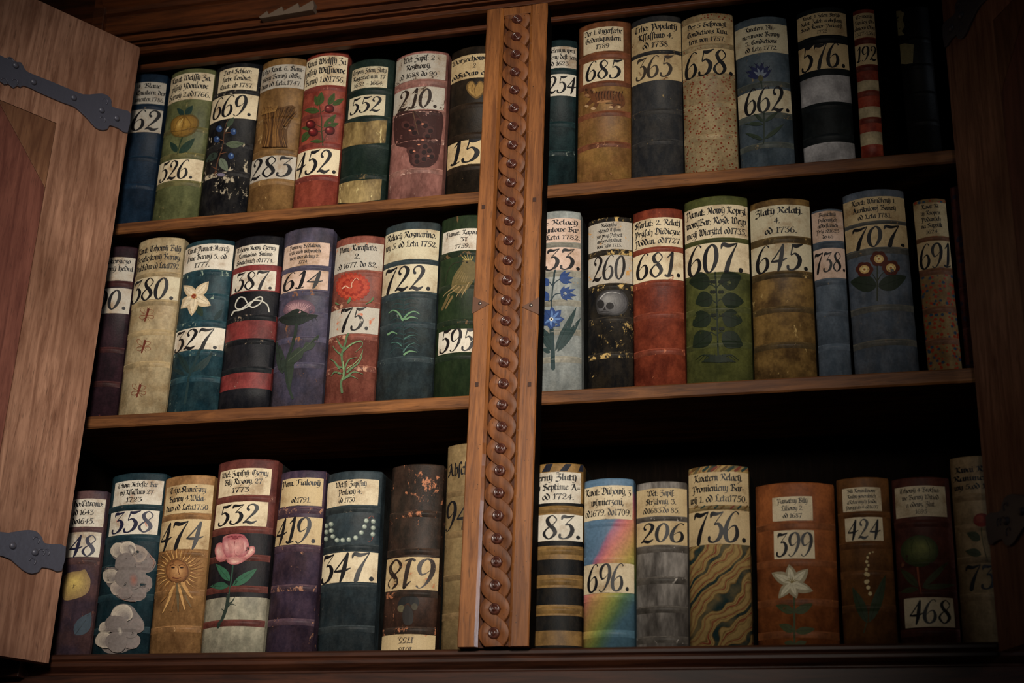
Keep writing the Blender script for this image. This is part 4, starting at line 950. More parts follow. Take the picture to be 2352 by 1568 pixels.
_ca = [('e', (150, 52, 40), 635, 600, 102, 80)] + [('s', c, 18, [(635+.2*r*math.cos(a), 600+.16*r*math.sin(a)), (635+.65*r*math.cos(a+.1), 600+.52*r*math.sin(a+.1)), (635+r*math.cos(a), 600+.8*r*math.sin(a))], 1.4) for r, n, c in ((108, 22, (166, 58, 42)), (92, 19, (184, 74, 52)), (66, 13, (152, 48, 36)), (50, 9, (180, 70, 50))) for a in [2*math.pi*i/n+r for i in range(n)]] + [('s', (224, 186, 156), 7, [(565, 612), (588, 595), (606, 606), (628, 604), (630, 575), (660, 540), (676, 556)])]
_ca += [('s', (96, 122, 84), 16, [(618, 680), (606, 712)], 1), ('s', (96, 122, 84), 12, [(520, 712), (548, 728)]), ('s', (96, 122, 84), 12, [(775, 680), (755, 705), (725, 722)]), ('s', (88, 112, 78), 12, [(605, 925), (582, 1000), (560, 1080), (578, 1200), (556, 1260), (562, 1332)], 1.2)] + [('s', c, 13, q, .15) for q in ([(570, 1045), (625, 998), (690, 975), (698, 1010), (650, 1055)], [(560, 1075), (520, 1040), (498, 1010)], [(562, 1020), (540, 985), (530, 955)], [(572, 1205), (605, 1110), (665, 1088)], [(598, 1190), (680, 1120), (705, 1035)], [(548, 1170), (512, 1120), (478, 1098)], [(580, 1235), (640, 1190), (705, 1205)], [(572, 1238), (620, 1218), (668, 1238)], [(552, 1200), (512, 1192), (488, 1218)], [(560, 1160), (530, 1150), (515, 1130)]) for c in ((98, 128, 90),)] + [('s', (150, 172, 120), 5, q) for q in ([(600, 1015), (650, 988), (690, 980)], [(600, 1170), (670, 1110), (700, 1050)], [(570, 1120), (574, 1200), (560, 1260)])]
make_book(2, 'F', [(774, 554.5), (882.9, 546), (742.6, 928), (858.7, 922.6)], 'red-brown book numbered 75 with a painted carnation', (162, 82, 66), (138, 66, 52), (206, 150, 118), .13,
  [502, 720, 940, 1162], None, (200, 150, 125), title=((None, 295, None, 480), ['Pam. Karafiato.', ('2.', 645, 690), 'od 1677. do 82.']), number=((None, 740, None, 920), '75.', (545, 745, 752, 898), 'w'), papers='grey', flake=(190, 110, 80), famt=.03, artname='painted_carnation', art=_ca)
_ro = [('s', (46, 72, 72, .8), 7, [(980, 690+i*34), (945-(i % 3)*8, 680+i*34), (890+(i % 2)*14, 700+i*36)]) for i in range(11)] + [('s', (46, 72, 74, .8), 7, [(985, 695+i*34), (1035+(i % 3)*8, 675+i*34), (1090+(i % 2)*18, 690+i*36)]) for i in range(11)] + [('s', (42, 58, 58), 6, [(984, 670), (985, 880), (985, 1085)])]
_ro += [('s', (112, 150, 112), 13, q, .3) for q in ([(980, 830), (950, 780), (915, 762), (885, 782)], [(985, 825), (1020, 785), (1060, 770), (1097, 788)], [(1000, 825), (1040, 808), (1084, 818)], [(878, 930), (910, 912), (942, 926)], [(990, 1068), (1030, 1045), (1078, 1052)])] + [('s', (72, 108, 98), 9, q, .3) for q in ([(985, 1050), (1020, 1005), (1062, 988)], [(990, 960), (1030, 938), (1070, 935)], [(975, 1010), (940, 985), (900, 990)])]
make_book(2, 'F', [(886.9, 523), (1011, 516), (861, 922), (992, 916)], 'dark teal book numbered 722 with painted rosemary sprigs', (54, 74, 82), (56, 64, 64), (120, 135, 125), .07,
  [425, 648, 858, 1098], None, (110, 130, 125), title=((None, 200, 1232, 405), ['Relacý Rozmarino.', 'wy 5. od Leta 1752.', ''], '', '', ), number=((None, 442, None, 628), '722.', (858, 455, 1182, 622)), papers='yellow', artname='painted_rosemary', art=_ro)
_bd = [('s', (104, 88, 54), 16, [(1300, 660), (1270, 720), (1252, 758)], .8), ('s', (124, 104, 66), 12, [(1325, 665), (1295, 715), (1278, 748)], .8), ('p', (108, 94, 58), [(1322, 560), (1348, 500), (1388, 445), (1400, 408), (1440, 412), (1478, 430), (1494, 480), (1474, 550), (1432, 612), (1380, 645), (1328, 625)])]
_bd += [('s', (134, 114, 74), 6, [(1345+i*14, 540+i*6), (1380+i*10, 480+i*8)]) for i in range(6)] + [('s', (176, 152, 86), 8, [(1415+i*10, 412), (1388+i*20, 378+abs(i-2)*4)]) for i in range(5)] + [('s', (156, 132, 90), 7, q) for q in ([(1355, 590), (1285, 640), (1258, 672)], [(1375, 600), (1300, 650), (1290, 670)], [(1400, 600), (1365, 645), (1350, 672)], [(1425, 600), (1395, 650), (1390, 675)], [(1440, 570), (1420, 610), (1415, 640)])] + [('s', (52, 50, 36), 5, [(1400, 425), (1330, 440), (1290, 500), (1275, 580)]), ('e', (30, 26, 18), 1425, 430, 6, 6), ('s', (60, 50, 36), 9, [(1380, 640), (1370, 668)])]
make_book(2, 'F', [(1014.5, 506), (1130, 500), (995, 915), (1112, 907)], 'dark green book numbered 59 with a painted crested bird, left of the pillar', (46, 70, 40), (36, 54, 34), (120, 90, 55), .09,
  [345, 590, 838, 1080], (42, 62, 42), (90, 100, 80), streak=.4, title=((1258, 195, None, 342), [('Pamat: Kapou', 1285, 1495), ('37', 1380, 1430), ('1759.', 1340, 1445)], 'w'), number=((1228, 890, None, 1050), '595', (1240, 888, 1478, 1040), 'w'), papers='white', flake=(96, 50, 32), famt=.0, artname='painted_crested_bird', art=_bd)
_BL = (44, 70, 124)
_bb = [('s', (42, 58, 62), 12, [(166, 605), (150, 720), (142, 830), (142, 905)]), ('s', (42, 60, 62), 26, [(142, 1010), (146, 1100), (150, 1180), (152, 1285)], 1)] + [('s', (42, 58, 66), 7, q, .8) for q in ([(150, 720), (165, 690), (200, 665)], [(148, 795), (170, 770), (208, 765)], [(152, 720), (130, 690), (105, 680)], [(148, 800), (125, 820), (110, 800)])]
_bb += [('l', (46, 64, 64), *q) for q in (((165, 1165), (314, 858), 52), ((180, 1172), (346, 930), 46), ((142, 1120), (78, 1005), 46), ((142, 1160), (72, 1058), 42), ((132, 1175), (75, 1148), 32))]
_bb += [('l', _BL, a, b, 26) for a, bs in (((198, 665), ((238, 608), (272, 618), (294, 655), (282, 692), (256, 700))), ((205, 765), ((230, 715), (268, 718), (306, 735), (314, 780), (288, 808), (250, 815))), ((125, 690), ((90, 660), (85, 690), (100, 715))), ((125, 800), ((90, 745), (85, 780), (95, 815)))) for b in bs]
_bb += [('l', (40, 66, 118), (141, 944), p, 54) for p in ((146, 858), (208, 880), (228, 942), (202, 992), (140, 1018), (84, 988), (68, 930), (94, 878))] + [('l', (92, 124, 176), (141, 944), p, 18) for p in ((146, 875), (195, 892), (212, 942), (190, 980), (140, 1000), (95, 975))] + [('e', (220, 214, 196), 141, 945, 14, 14), ('e', (40, 34, 30), 141, 945, 6, 6)]
make_book(2, 'G', [(1215, 500), (1334.4, 491), (1213, 905), (1336, 896.5)], 'pale blue-white book numbered 33 with blue painted hyacinth flowers', (176, 184, 182), (160, 166, 162), (170, 140, 96), .08,
  [430, 625, 830, 1032, 1222], (172, 168, 152), (190, 180, 155), title=((None, 245, None, 408), [(': Relacý', 108, 322), ('yntowe Bar.', 100, 336), ('Leta 1782.', 104, 338)]), number=((None, 448, None, 604), '33.', (98, 458, 350, 600)), papers='pink', artname='painted_hyacinth', art=_bb)
make_book(2, 'G', [(1351.7, 511), (1452, 502), (1350, 893), (1455.5, 887.6)], 'flaking black book numbered 260 with a painted skull', (32, 34, 40), (24, 25, 30), (206, 168, 96), .2,
  [478, 705, 945, 1190], (40, 38, 38), (130, 115, 95), title=((None, 268, None, 458), ['Rodopiſne', 'erſchied Tiſtam', 'zur prag:Peſtzeit', 'aufgericht:Quat', 'vom Jahr 1713.'], 'w'), number=((None, 500, None, 692), '260', (428, 502, 658, 668), 'w'), papers='grey', flake=(196, 142, 70), famt=.08,
  artname='painted_skull', art=[('p', (54, 52, 52), [(452, 842), (462, 788), (508, 748), (562, 738), (626, 748), (668, 798), (672, 855), (642, 902), (590, 916), (535, 912), (466, 906)]), ('g', (80, 78, 80), [(462, 840), (472, 792), (512, 758), (562, 748), (620, 758), (656, 802), (660, 850), (632, 890), (588, 905), (540, 900), (478, 896)], (150, 148, 145), (520, 800), 8), ('e', (36, 34, 34), 482, 840, 25, 30), ('e', (38, 36, 36), 546, 852, 27, 24), ('P', (36, 33, 33), [(508, 858), (520, 880), (498, 882)]), ('s', (44, 42, 42), 5, [(475, 892), (520, 888), (560, 900)]), ('s', (96, 92, 92), 5, [(575, 830), (590, 865), (570, 895)]), ('s', (182, 180, 176), 6, [(480, 800), (515, 765), (565, 756), (620, 770)])])
make_book(2, 'G', [(1453.8, 491), (1567, 484.7), (1456, 887.6), (1575.5, 880)], 'plain rust red book numbered 681', (168, 68, 40), (130, 46, 28), (200, 110, 70), .1,
  [450, 692, 912, 1165], (164, 70, 46), (180, 110, 85), title=((None, 240, None, 438), ['Sſarlat: 2. Relatj', 'Prziſah Diediczne', 'Poddan. od1727']), number=((None, 478, None, 668), '681.', (732, 482, 1038, 650), 'w'), papers='cream', flake=(160, 70, 44), famt=.0)
_nt = [('s', (30, 40, 26), 11, [(1275, 620), (1285, 800), (1290, 1000), (1296, 1215)], .9)] + [('s', (30, 40, 26), 7, [(1280, y), (1245, y-22), (1215, y-12)], .7) for y in (725, 830, 945, 1055)] + [('s', (30, 40, 26), 7, [(1285, y), (1310, y-25), (1335, y-15)], .7) for y in (725, 830, 945, 1055)] + [('l', (27, 38, 24), a, b, w, 1) for a, b, w in (((1240, 680), (1096, 690), 92), ((1310, 690), (1452, 650), 100), ((1256, 790), (1140, 835), 84), ((1322, 800), (1472, 825), 84), ((1240, 915), (1120, 990), 88), ((1325, 915), (1462, 960), 92), ((1245, 1040), (1124, 1140), 92), ((1325, 1045), (1462, 1130), 92))]
_nt += [('e', (20, 27, 18), x+q, y, 13, 12) for x, y in ((1285, 685), (1285, 755), (1290, 915), (1290, 1010)) for q in (-35, -18, 22, 38)] + [('s', (26, 36, 23), 9, [(1290, 1238), (1290+dx*.6, 1190), (1290+dx, 1228)], .2) for dx in (-150, -120, -90, -60, -30, 30, 60, 90, 120, 145)] + [('P', (26, 36, 23), [(1180, 1242), (1240, 1205), (1290, 1195), (1350, 1205), (1420, 1242), (1300, 1246)])]
make_book(2, 'G', [(1571.5, 466), (1716.8, 456.5), (1578, 880), (1729.7, 871.7)], 'wide olive green book numbered 607 with a painted nettle', (106, 110, 50), (84, 90, 44), (120, 104, 60), .07,
  [388, 640, 872, 1115], (92, 98, 48), (140, 130, 80), title=((None, 152, None, 378), ['Pamat: Nowý Koprzi', 'wowýBar: Rozd: Weyp', 'mezý Wierzitel od1735.']), number=((None, 412, None, 615), '607.', (1088, 420, 1472, 618)), papers='cream', artname='painted_nettle', art=_nt)
make_book(2, 'H', [(1722, 470.6), (1859, 462), (1732.7, 870), (1877, 861.5)], 'mottled gold-brown book numbered 645', (158, 118, 58), (104, 72, 36), (200, 164, 96), .16,
  [432, 668, 898, 1138], (96, 74, 42), (180, 145, 85), scale=22, title=((None, 205, None, 412), [('Zlatý Relatj.', 100, 415), ('4.', 225, 265), ('od 1736.', 165, 378)]), number=((None, 462, None, 640), '645.', (108, 468, 455, 640)), papers='yellow')
make_book(2, 'H', [(1862.6, 488.9), (1935.9, 481), (1881.8, 860.8), (1955.5, 856)], 'narrow plain blue-grey book numbered 738', (96, 118, 142), (82, 102, 124), (140, 120, 96), .06,
  [468, 705, 925, 1150], (90, 112, 136), (110, 122, 132), title=((None, 245, None, 442), ['Blankitný', 'Puhonných', 'aObeſlanich', 'Prži od1623', 'do 65']), number=((None, 492, None, 690), '738.', (496, 520, 708, 648)), papers='pink')
_au = [('s', (54, 58, 44), 10, [(915, 842), (915, 740), (915, 600)], .8), ('s', (54, 58, 44), 7, [(915, 720), (882, 665), (842, 640)]), ('s', (54, 58, 44), 7, [(920, 705), (948, 662), (992, 635)]), ('l', (42, 52, 40), (910, 745), (735, 718), 84, 1), ('l', (42, 52, 40), (922, 750), (1108, 682), 76, 1)]
for _x, _y in ((925, 565), (830, 635), (1005, 625)): _au += [('e', (88, 38, 26), _x+30*math.cos(a), _y+25*math.sin(a), 30, 27) for a in [i*math.pi/3 for i in range(6)]] + [('e', (226, 188, 118), _x, _y, 33, 28), ('e', (244, 222, 160), _x, _y, 20, 17), ('e', (168, 92, 44), _x, _y, 8, 7)]
make_book(2, 'H', [(1934.9, 453), (2075, 439.6), (1963, 855), (2111.6, 847)], 'slate blue book numbered 707 with three painted auricula flowers', (102, 122, 148), (90, 104, 122), (168, 132, 80), .1,
  [322, 492, 890, 1120], (110, 112, 108), (150, 130, 95), title=((None, 150, None, 308), ['Kwat: Wiměřený 1.', 'Aurikulowj Barwý', 'od Leta 1781.']), number=((None, 335, None, 485), '707.', (745, 345, 1098, 482)), papers='tan', artname='painted_auricula', art=_au)
make_book(2, 'H', [(2096, 467), (2171.8, 456.8), (2131, 847), (2209.7, 842.6)], 'narrow tan book numbered 691 speckled red and blue', (188, 150, 92), (158, 118, 70), (110, 66, 40), .06,
  [422, 645, 900, 1112], (160, 104, 72), (150, 110, 80), dots=[((176, 66, 42), 95, .46), ((58, 80, 100), 70, .36)], title=((None, 190, None, 412), ['Kwat Bi', 'lý Kropen', 'Podaných', 'na Supplik', '1624.']), number=((None, 445, None, 622), '691', (1197, 462, 1405, 620)), papers='tan')
make_book(2, 'H', [(2182, 431), (2275, 425), (2216.6, 840.8), (2320, 835)], 'dark red speckled book at the right end of the middle shelf', (128, 64, 56), (106, 50, 44), (140, 120, 110), .06,
  [500, 755, 1028], (110, 52, 44), (140, 80, 66), dots=[((58, 52, 66), 48, .42)], papers='grey')

# ------------------------------------------------------------------ bottom shelf
make_book(3, 'I', [(150, 1128), (247, 1138.6), (105, 1500), (204.7, 1499)], 'mauve-brown book numbered 48 with a painted lemon, beside the left door', (112, 78, 78), (84, 66, 82), (140, 90, 74), .08,
  [612, 840], None, (110, 80, 75), title=((None, 392, 408, 592), [('ho:Citrono:', 192, 402), ('od 1643', 182, 330), ('do1645.', 176, 335)]), number=((None, 632, 378, 808), '48', (158, 655, 352, 805), 'b'), papers='white',
  artname='painted_lemon', art=[('g', (150, 122, 78), [(105, 990), (114, 950), (160, 922), (228, 912), (268, 902), (290, 940), (306, 975), (300, 1040), (270, 1082), (200, 1112), (118, 1122), (102, 1060)], (222, 192, 108), (190, 985), 9)], art2=('painted_leaf', [('l', (58, 72, 84), (195, 1375), (312, 1210), 110)]))
_IN = (124, 114, 110)
def _puff(x, y, r, c, d, f):
    return ('g', c, [(x+r*math.cos(a)*(1+.08*math.sin(3*a+x)), y+r*.9*math.sin(a)*(1+.08*math.cos(2*a+y))) for a in [i*math.pi/5 for i in range(10)]], d, (x+r*f, y+r*f), 8)
_DK = (150, 138, 130)
_cl = [('p', (122, 112, 108), q) for q in ([(460, 785), (488, 722), (520, 705), (560, 698), (605, 705), (640, 722), (685, 738), (735, 790), (768, 850), (752, 900), (705, 930), (742, 975), (735, 1050), (680, 1082), (632, 1135), (560, 1125), (500, 1102), (468, 1050), (430, 1015), (403, 955), (430, 888), (500, 888), (518, 850), (478, 822)], [(448, 1230), (480, 1172), (540, 1148), (604, 1165), (645, 1215), (690, 1280), (684, 1332), (642, 1362), (655, 1432), (600, 1475), (515, 1505), (430, 1503), (388, 1470), (352, 1412), (392, 1370), (380, 1318), (420, 1268)])]
_LT = (200, 186, 168)
_cl += [_puff(x, y, r, c, d, f) for x, y, r, c, d, f in ((700, 860, 76, (136, 122, 116), _IN, -.2), (690, 1000, 66, (136, 122, 116), _IN, -.2), (640, 1060, 74, (136, 122, 116), _IN, -.2), (650, 790, 66, (164, 146, 132), _IN, .3), (515, 765, 62, _LT, _IN, .5), (578, 748, 58, _LT, _IN, .5), (455, 950, 58, _LT, _IN, .5), (505, 1040, 54, (180, 164, 150), _IN, .4), (560, 850, 74, (128, 117, 112), _IN, .2), (590, 960, 100, (128, 117, 112), _IN, 0), (560, 1075, 50, (136, 122, 116), _IN, .2))]
_cl += [('g', (122, 108, 104), [(595, 935), (635, 930), (655, 980), (635, 1030), (600, 1025), (585, 980)], (150, 98, 84), (620, 980), 5), ('g', (124, 114, 110), [(585, 730), (615, 735), (630, 770), (610, 800), (590, 770)], (214, 202, 184), (612, 775), 5)]
_cl += [_puff(x, y, r, c, d, f) for x, y, r, c, d, f in ((640, 1310, 56, (136, 122, 116), _IN, -.2), (600, 1420, 66, (136, 122, 116), _IN, -.2), (540, 1220, 74, _LT, _IN, .5), (428, 1320, 50, _LT, _IN, .5), (415, 1412, 64, _LT, _IN, .5), (500, 1300, 76, (128, 117, 112), _IN, .2), (500, 1430, 76, (128, 117, 112), _IN, .1), (590, 1350, 56, (128, 117, 112), _IN, 0))]
_cl += [('g', (124, 114, 110), [(505, 1330), (535, 1318), (550, 1350), (535, 1390), (512, 1372)], (198, 186, 170), (528, 1345), 5), ('s', (166, 122, 106), 6, [(735, 800), (764, 850), (750, 890)]), ('s', (152, 112, 98), 6, [(630, 1132), (575, 1130), (530, 1115)])]
make_book(3, 'I', [(258, 1088.6), (384.9, 1098), (211.4, 1499), (337, 1499)], 'deep blue book numbered 358 with painted grey clouds', (30, 66, 92), (24, 54, 78), (130, 110, 96), .08,
  [443, 655, 880, 1095, 1330], None, (90, 105, 110), title=((480, 258, 830, 430), ['Trhow: Nebeſke Bar', 'wý Kſſaſſtuw 27', ('1723', 560, 678)]), number=((450, 475, 797, 645), '358', (470, 482, 768, 632), 'b'), papers='white', flake=(190, 130, 112), famt=-.03, artname='painted_clouds', art=_cl)
_SN = (128, 82, 44)
_su = radial(935, 915, 92, 170, 40, (136, 90, 48), 9, .12, seed=2) + radial(935, 915, 96, 150, 26, (208, 160, 98), 8, .1, seed=3, a0=.08, a1=6.36) + [('s', c, 22, [(935+60*math.cos(a), 960+50*math.sin(a)), (935+150*math.cos(a), 960+160*math.sin(a)), (935+r*math.cos(a), 955+r*math.sin(a))], .3) for a, r, c in ((1.95, 280, (206, 160, 100)), (1.75, 250, (140, 98, 56)), (1.55, 250, (104, 88, 62)), (1.35, 240, (206, 158, 98)), (1.15, 240, (120, 94, 60)), (2.15, 220, (140, 98, 56)), (.95, 190, (200, 152, 94)))]
_su += [('e', (112, 70, 40), 935, 915, 82, 85), ('g', (142, 94, 54), [(933+73*math.cos(i*math.pi/6), 913+77*math.sin(i*math.pi/6)) for i in range(12)], (210, 160, 106), (945, 910), 8), ('e', (70, 42, 26), 905, 890, 14, 6), ('e', (70, 42, 26), 966, 890, 14, 6), ('e', (30, 18, 12), 906, 890, 6, 5), ('e', (30, 18, 12), 966, 890, 6, 5), ('s', (96, 58, 34), 7, [(885, 876), (905, 868), (924, 876)]), ('s', (96, 58, 34), 7, [(948, 876), (968, 868), (988, 876)]), ('s', (118, 72, 42), 7, [(940, 885), (946, 925), (950, 938), (925, 942)]), ('s', (110, 56, 38), 9, [(905, 962), (935, 968), (962, 960)]), ('s', (118, 72, 42), 5, [(915, 978), (938, 984), (958, 976)])]
make_book(3, 'I', [(381, 1101), (492.7, 1096.5), (339, 1499), (459, 1500)], 'orange-tan book numbered 474 with a painted sun face', (184, 130, 74), (152, 102, 56), (216, 172, 116), .1,
  [520, 788, 1065, 1328], (170, 116, 64), (206, 160, 105), title=((850, 288, 1192, 492), ['Trho.Slunečzny', 'Barwy 4.Wkla-', 'duw od Leta1750']), number=((None, 540, 1172, 752), '474', (818, 558, 1118, 748)), papers='tan', artname='painted_sun_face', art=_su)
_pe = [('s', (48, 80, 64), 9, [(1335, 850), (1325, 950), (1310, 1050), (1300, 1095)], .9), ('s', (42, 54, 46), 22, [(1300, 1090), (1285, 1180), (1255, 1260), (1225, 1318)], .8), ('s', (42, 54, 46), 12, [(1290, 1150), (1325, 1135), (1345, 1100)]), ('s', (42, 54, 46), 9, [(1285, 1180), (1320, 1150), (1355, 1160)]), ('s', (42, 54, 46), 9, [(1275, 1205), (1252, 1185)]), ('s', (42, 54, 46), 8, [(1298, 1110), (1278, 1098)]), ('l', (54, 102, 76), (1310, 985), (1212, 862), 60), ('l', (54, 102, 76), (1330, 1018), (1508, 894), 64), ('l', (50, 92, 70), (1305, 1022), (1170, 1024), 56)]
_pe += [('g', (196, 128, 122), [(1204, 762), (1222, 718), (1258, 712), (1262, 672), (1290, 656), (1335, 646), (1400, 650), (1440, 690), (1450, 740), (1482, 735), (1494, 765), (1478, 795), (1432, 832), (1372, 864), (1330, 860), (1308, 862), (1290, 832), (1240, 848), (1214, 812)], (226, 168, 158), (1350, 770), 4), ('p', (176, 92, 98), [(1282, 672), (1320, 650), (1350, 646), (1410, 652), (1425, 690), (1370, 705), (1310, 700)])]
_pe += [('g', c, q, d, f, 8) for c, q, d, f in (((190, 112, 112), [(1204, 762), (1222, 716), (1258, 712), (1275, 760), (1292, 826), (1240, 848), (1214, 812)], (240, 198, 184), (1225, 770)), ((188, 112, 112), [(1400, 800), (1448, 742), (1482, 734), (1494, 765), (1478, 795), (1432, 832), (1380, 850)], (244, 206, 186), (1470, 762)), ((190, 114, 114), [(1290, 825), (1320, 800), (1400, 806), (1432, 826), (1372, 864), (1308, 862)], (240, 196, 178), (1345, 850)), ((178, 104, 108), [(1340, 700), (1400, 672), (1442, 700), (1450, 760), (1420, 806), (1370, 812), (1340, 770)], (238, 190, 178), (1410, 730)), ((172, 98, 104), [(1262, 690), (1295, 672), (1340, 696), (1352, 760), (1335, 808), (1292, 812), (1266, 765)], (232, 178, 170), (1290, 735)), ((196, 130, 126), [(1300, 700), (1350, 690), (1405, 694), (1412, 760), (1370, 806), (1320, 790)], (228, 170, 162), (1350, 740)))]
_pe += [('e', (138, 60, 68), 1352, 672, 20, 12), ('s', (150, 72, 78), 6, [(1300, 672), (1330, 660), (1352, 676), (1385, 660), (1405, 672)]), ('s', (160, 84, 88), 5, [(1350, 700), (1344, 750), (1354, 800)])]
make_book(3, 'I', [(501.6, 1066), (641, 1059.5), (460, 1500), (603, 1498)], 'red-brown, black and cream book numbered 532 with a painted pink peony', (132, 62, 54), (110, 50, 46), (170, 120, 100), .08,
  [390, 615, 815, 1040, 1285], None, (120, 90, 80), stripes=[(0, 0), (640, 1), (1098, 2)], scols=[(26, 32, 44), (206, 198, 168)], title=((1240, 172, 1606, 362), ['Wiel: Zapiſný: Czerny', 'Bilý Ruzowy. 27', ('1773', 1325, 1450)]), number=((1210, 412, 1582, 588), '532', (1235, 432, 1522, 572)), papers='cream', artname='painted_peony', art=_pe)
make_book(3, 'J', [(648, 1089.6), (749, 1081), (606.6, 1498), (718.7, 1497)], 'purple book numbered 419 with tan scuffs', (82, 62, 96), (62, 46, 66), (186, 128, 96), .15,
  [485, 742, 1022, 1258], (96, 70, 90), (150, 120, 120), title=((172, 262, 456, 452), [('Pam. Fialowý', 180, 440), '', ('od1791.', 240, 372)]), number=((130, 535, None, 722), '419.', (140, 538, 418, 712)), papers='tan')
_pl = [('s', (150, 80, 66), 4, [(770, 545), (795, 525), (812, 545)]), ('s', (150, 80, 66), 4, [(802, 675), (795, 695), (770, 705)])] + [('e', (120, 132, 122), x, y, 17, 17) for x, y in ((480, 595), (515, 583), (480, 637), (516, 628), (479, 685), (527, 669), (556, 694), (595, 694), (638, 690), (684, 677), (723, 642), (745, 601), (758, 559), (806, 564), (805, 609), (802, 653))]
_pl += [('e', (178, 186, 170), x-1, y-1, 12, 12) for _, _, x, y, _, _ in _pl[2:18]] + [('e', (226, 230, 218), x-4, y-5, 5, 5) for _, _, x, y, _, _ in _pl[2:18]]
make_book(3, 'J', [(754.8, 1093), (876.9, 1084.6), (726, 1497), (860, 1496)], 'teal grey book numbered 347 with a painted string of pearls', (54, 78, 90), (48, 64, 72), (140, 130, 110), .07,
  [478, 742, 1012, 1305], (50, 68, 76), (95, 105, 105), title=((490, 272, 842, 448), ['Wetſſi Zapiſný', 'Perlowý 4.', ('od 1730', 568, 680)]), number=((None, 775, None, 982), '347.', (445, 782, 822, 975)), papers='cream', artname='painted_pearls', art=_pl)
make_book(3, 'J', [(901, 1074.7), (1021, 1069), (875.9, 1496), (998.6, 1493.5)], 'worn dark brown upside-down book, its number reads 819', (62, 52, 44), (46, 38, 33), (196, 120, 80), .16,
  [510, 770, 1052, 1318], None, (150, 110, 85), stripes=[(0, 0), (1060, 1)], scols=[(74, 50, 40)], title=((None, 1345, None, 1560), ['', '1018', '1755.'], 'r', 'rot'), number=((None, 810, None, 1035), '618', (905, 822, 1228, 1022), 'r', 'rot'), papers='tan', flake=(176, 108, 70), famt=.06,
  artname='painted_dark_helmet', art=[('p', (34, 34, 34), [(976, 1150), (998, 1095), (1055, 1082), (1112, 1092), (1122, 1140), (1085, 1160), (1050, 1128), (1010, 1150)]), ('e', (98, 90, 66), 1000, 1168, 26, 26), ('e', (72, 66, 52), 1092, 1155, 22, 24), ('p', (44, 40, 38), [(1010, 1190), (1040, 1140), (1080, 1190), (1075, 1270), (1020, 1275)])])
make_book(3, 'J', [(1028.4, 1028), (1130, 1020), (1012.8, 1493.5), (1118, 1492)], 'tall tan vellum book numbered 9 mostly hidden behind the pillar, bottom shelf', (176, 146, 96), (150, 120, 76), (110, 84, 54), .08,
  [362, 645, 945, 1215], (156, 124, 80), (170, 140, 95), title=((None, 135, None, 270), [('Abſch', 1328, 1470)], '', 'bare', ), number=((None, 400, None, 620), '94', (1312, 415, 1478, 612), '', 'bare'))
_sg = [('P', (20, 24, 40), [(140, 170), (172, 112), (220, 108), (195, 166)]), ('P', (20, 24, 40), [(265, 164), (310, 110), (355, 112), (322, 162)]), ('P', (20, 24, 40), [(400, 166), (418, 118), (446, 118), (446, 168)])]
make_book(3, 'K', [(1215, 1072), (1339.4, 1069), (1203, 1488), (1337, 1486)], 'black and yellow striped book numbered 83 just right of the pillar', (168, 124, 62), (142, 102, 50), (190, 150, 90), .07,
  [435, 735, 955, 1160], (160, 118, 58), (170, 130, 75), stripes=[(0, 0), (385, 1), (412, 0), (662, 1), (698, 0), (795, 1), (905, 0), (998, 1), (1122, 0), (1200, 1), (1308, 0), (1415, 1)], scols=[(14, 18, 32)], title=((None, 168, 420, 388), [('zerný Žlutý', 90, 388), ('y Septimæ A=', 105, 416), ('. od 1724.', 115, 372)]), number=((None, 472, None, 660), '83.', (148, 480, 424, 648)), papers='white', artname='painted_slanting_stripes', art=_sg)
def rainbow():
    k = NT('rainbow_leather'); sp = k.n('ShaderNodeSeparateXYZ'); k.l(k.tc.outputs['Object'], sp.inputs[0])
    def mth(op, a, b):
        o = k.n('ShaderNodeMath', operation=op)
        for i, v in enumerate((a, b)):
            if isinstance(v, bpy.types.NodeSocket): k.l(v, o.inputs[i])
            else: o.inputs[i].default_value = v
        return o.outputs[0]
    t = mth('ADD', mth('MULTIPLY', sp.outputs[0], 1/.000336), mth('MULTIPLY', sp.outputs[2], -.576/.000343))
    t = mth('ADD', t, 620+.576*1428)
    t = mth('ADD', t, mth('MULTIPLY', k.noise(k.coord((1, 1, 1)), 18, 4), 60))
    t = mth('MULTIPLY', mth('SUBTRACT', t, 930), 1/600)
    r = k.n('ShaderNodeValToRGB'); k.l(t, r.inputs[0]); e = r.color_ramp.elements
    st = [(0, (96, 126, 152)), (.12, (98, 124, 150)), (.17, (172, 106, 130)), (.28, (216, 130, 118)), (.42, (206, 158, 104)), (.54, (192, 168, 92)), (.66, (150, 160, 84)), (.76, (98, 128, 90)), (.9, (84, 118, 136))]
    e[0].position = 0; e[0].color = (*lin(st[0][1]), 1); e[1].position = st[-1][0]; e[1].color = (*lin(st[-1][1]), 1)
    for p, c in st[1:-1]: q = e.new(p); q.color = (*lin(c), 1)
    c = k.mix(k.ramp(k.noise(k.coord((1, 1, 1)), 150, 4), .25, .8), r.outputs[0], k.mix(.3, r.outputs[0], (0, 0, 0)))
    return k.done(c, .5, .3)
_rb = rainbow()
b = make_book(3, 'K', [(1343.5, 1106.6), (1455, 1101.8), (1338.8, 1486), (1459, 1485.5)], 'book numbered 696 painted with a slanting pastel rainbow', (150, 120, 110), None, (190, 165, 120), .05,
  [525, 790, 1062, 1330], None, None, mat=_rb, title=((None, 265, 792, 505), ['Kwat: Dúhowý, z', 'wýmierzeni,', 'od1679. do1709.']), number=((None, 825, None, 1035), '696.', (472, 830, 772, 1025)), papers='cream')
for o in b.root.children:
    if o.name.startswith('raised_band'): o.data.materials[0] = _rb; o.data.materials[1] = _rb
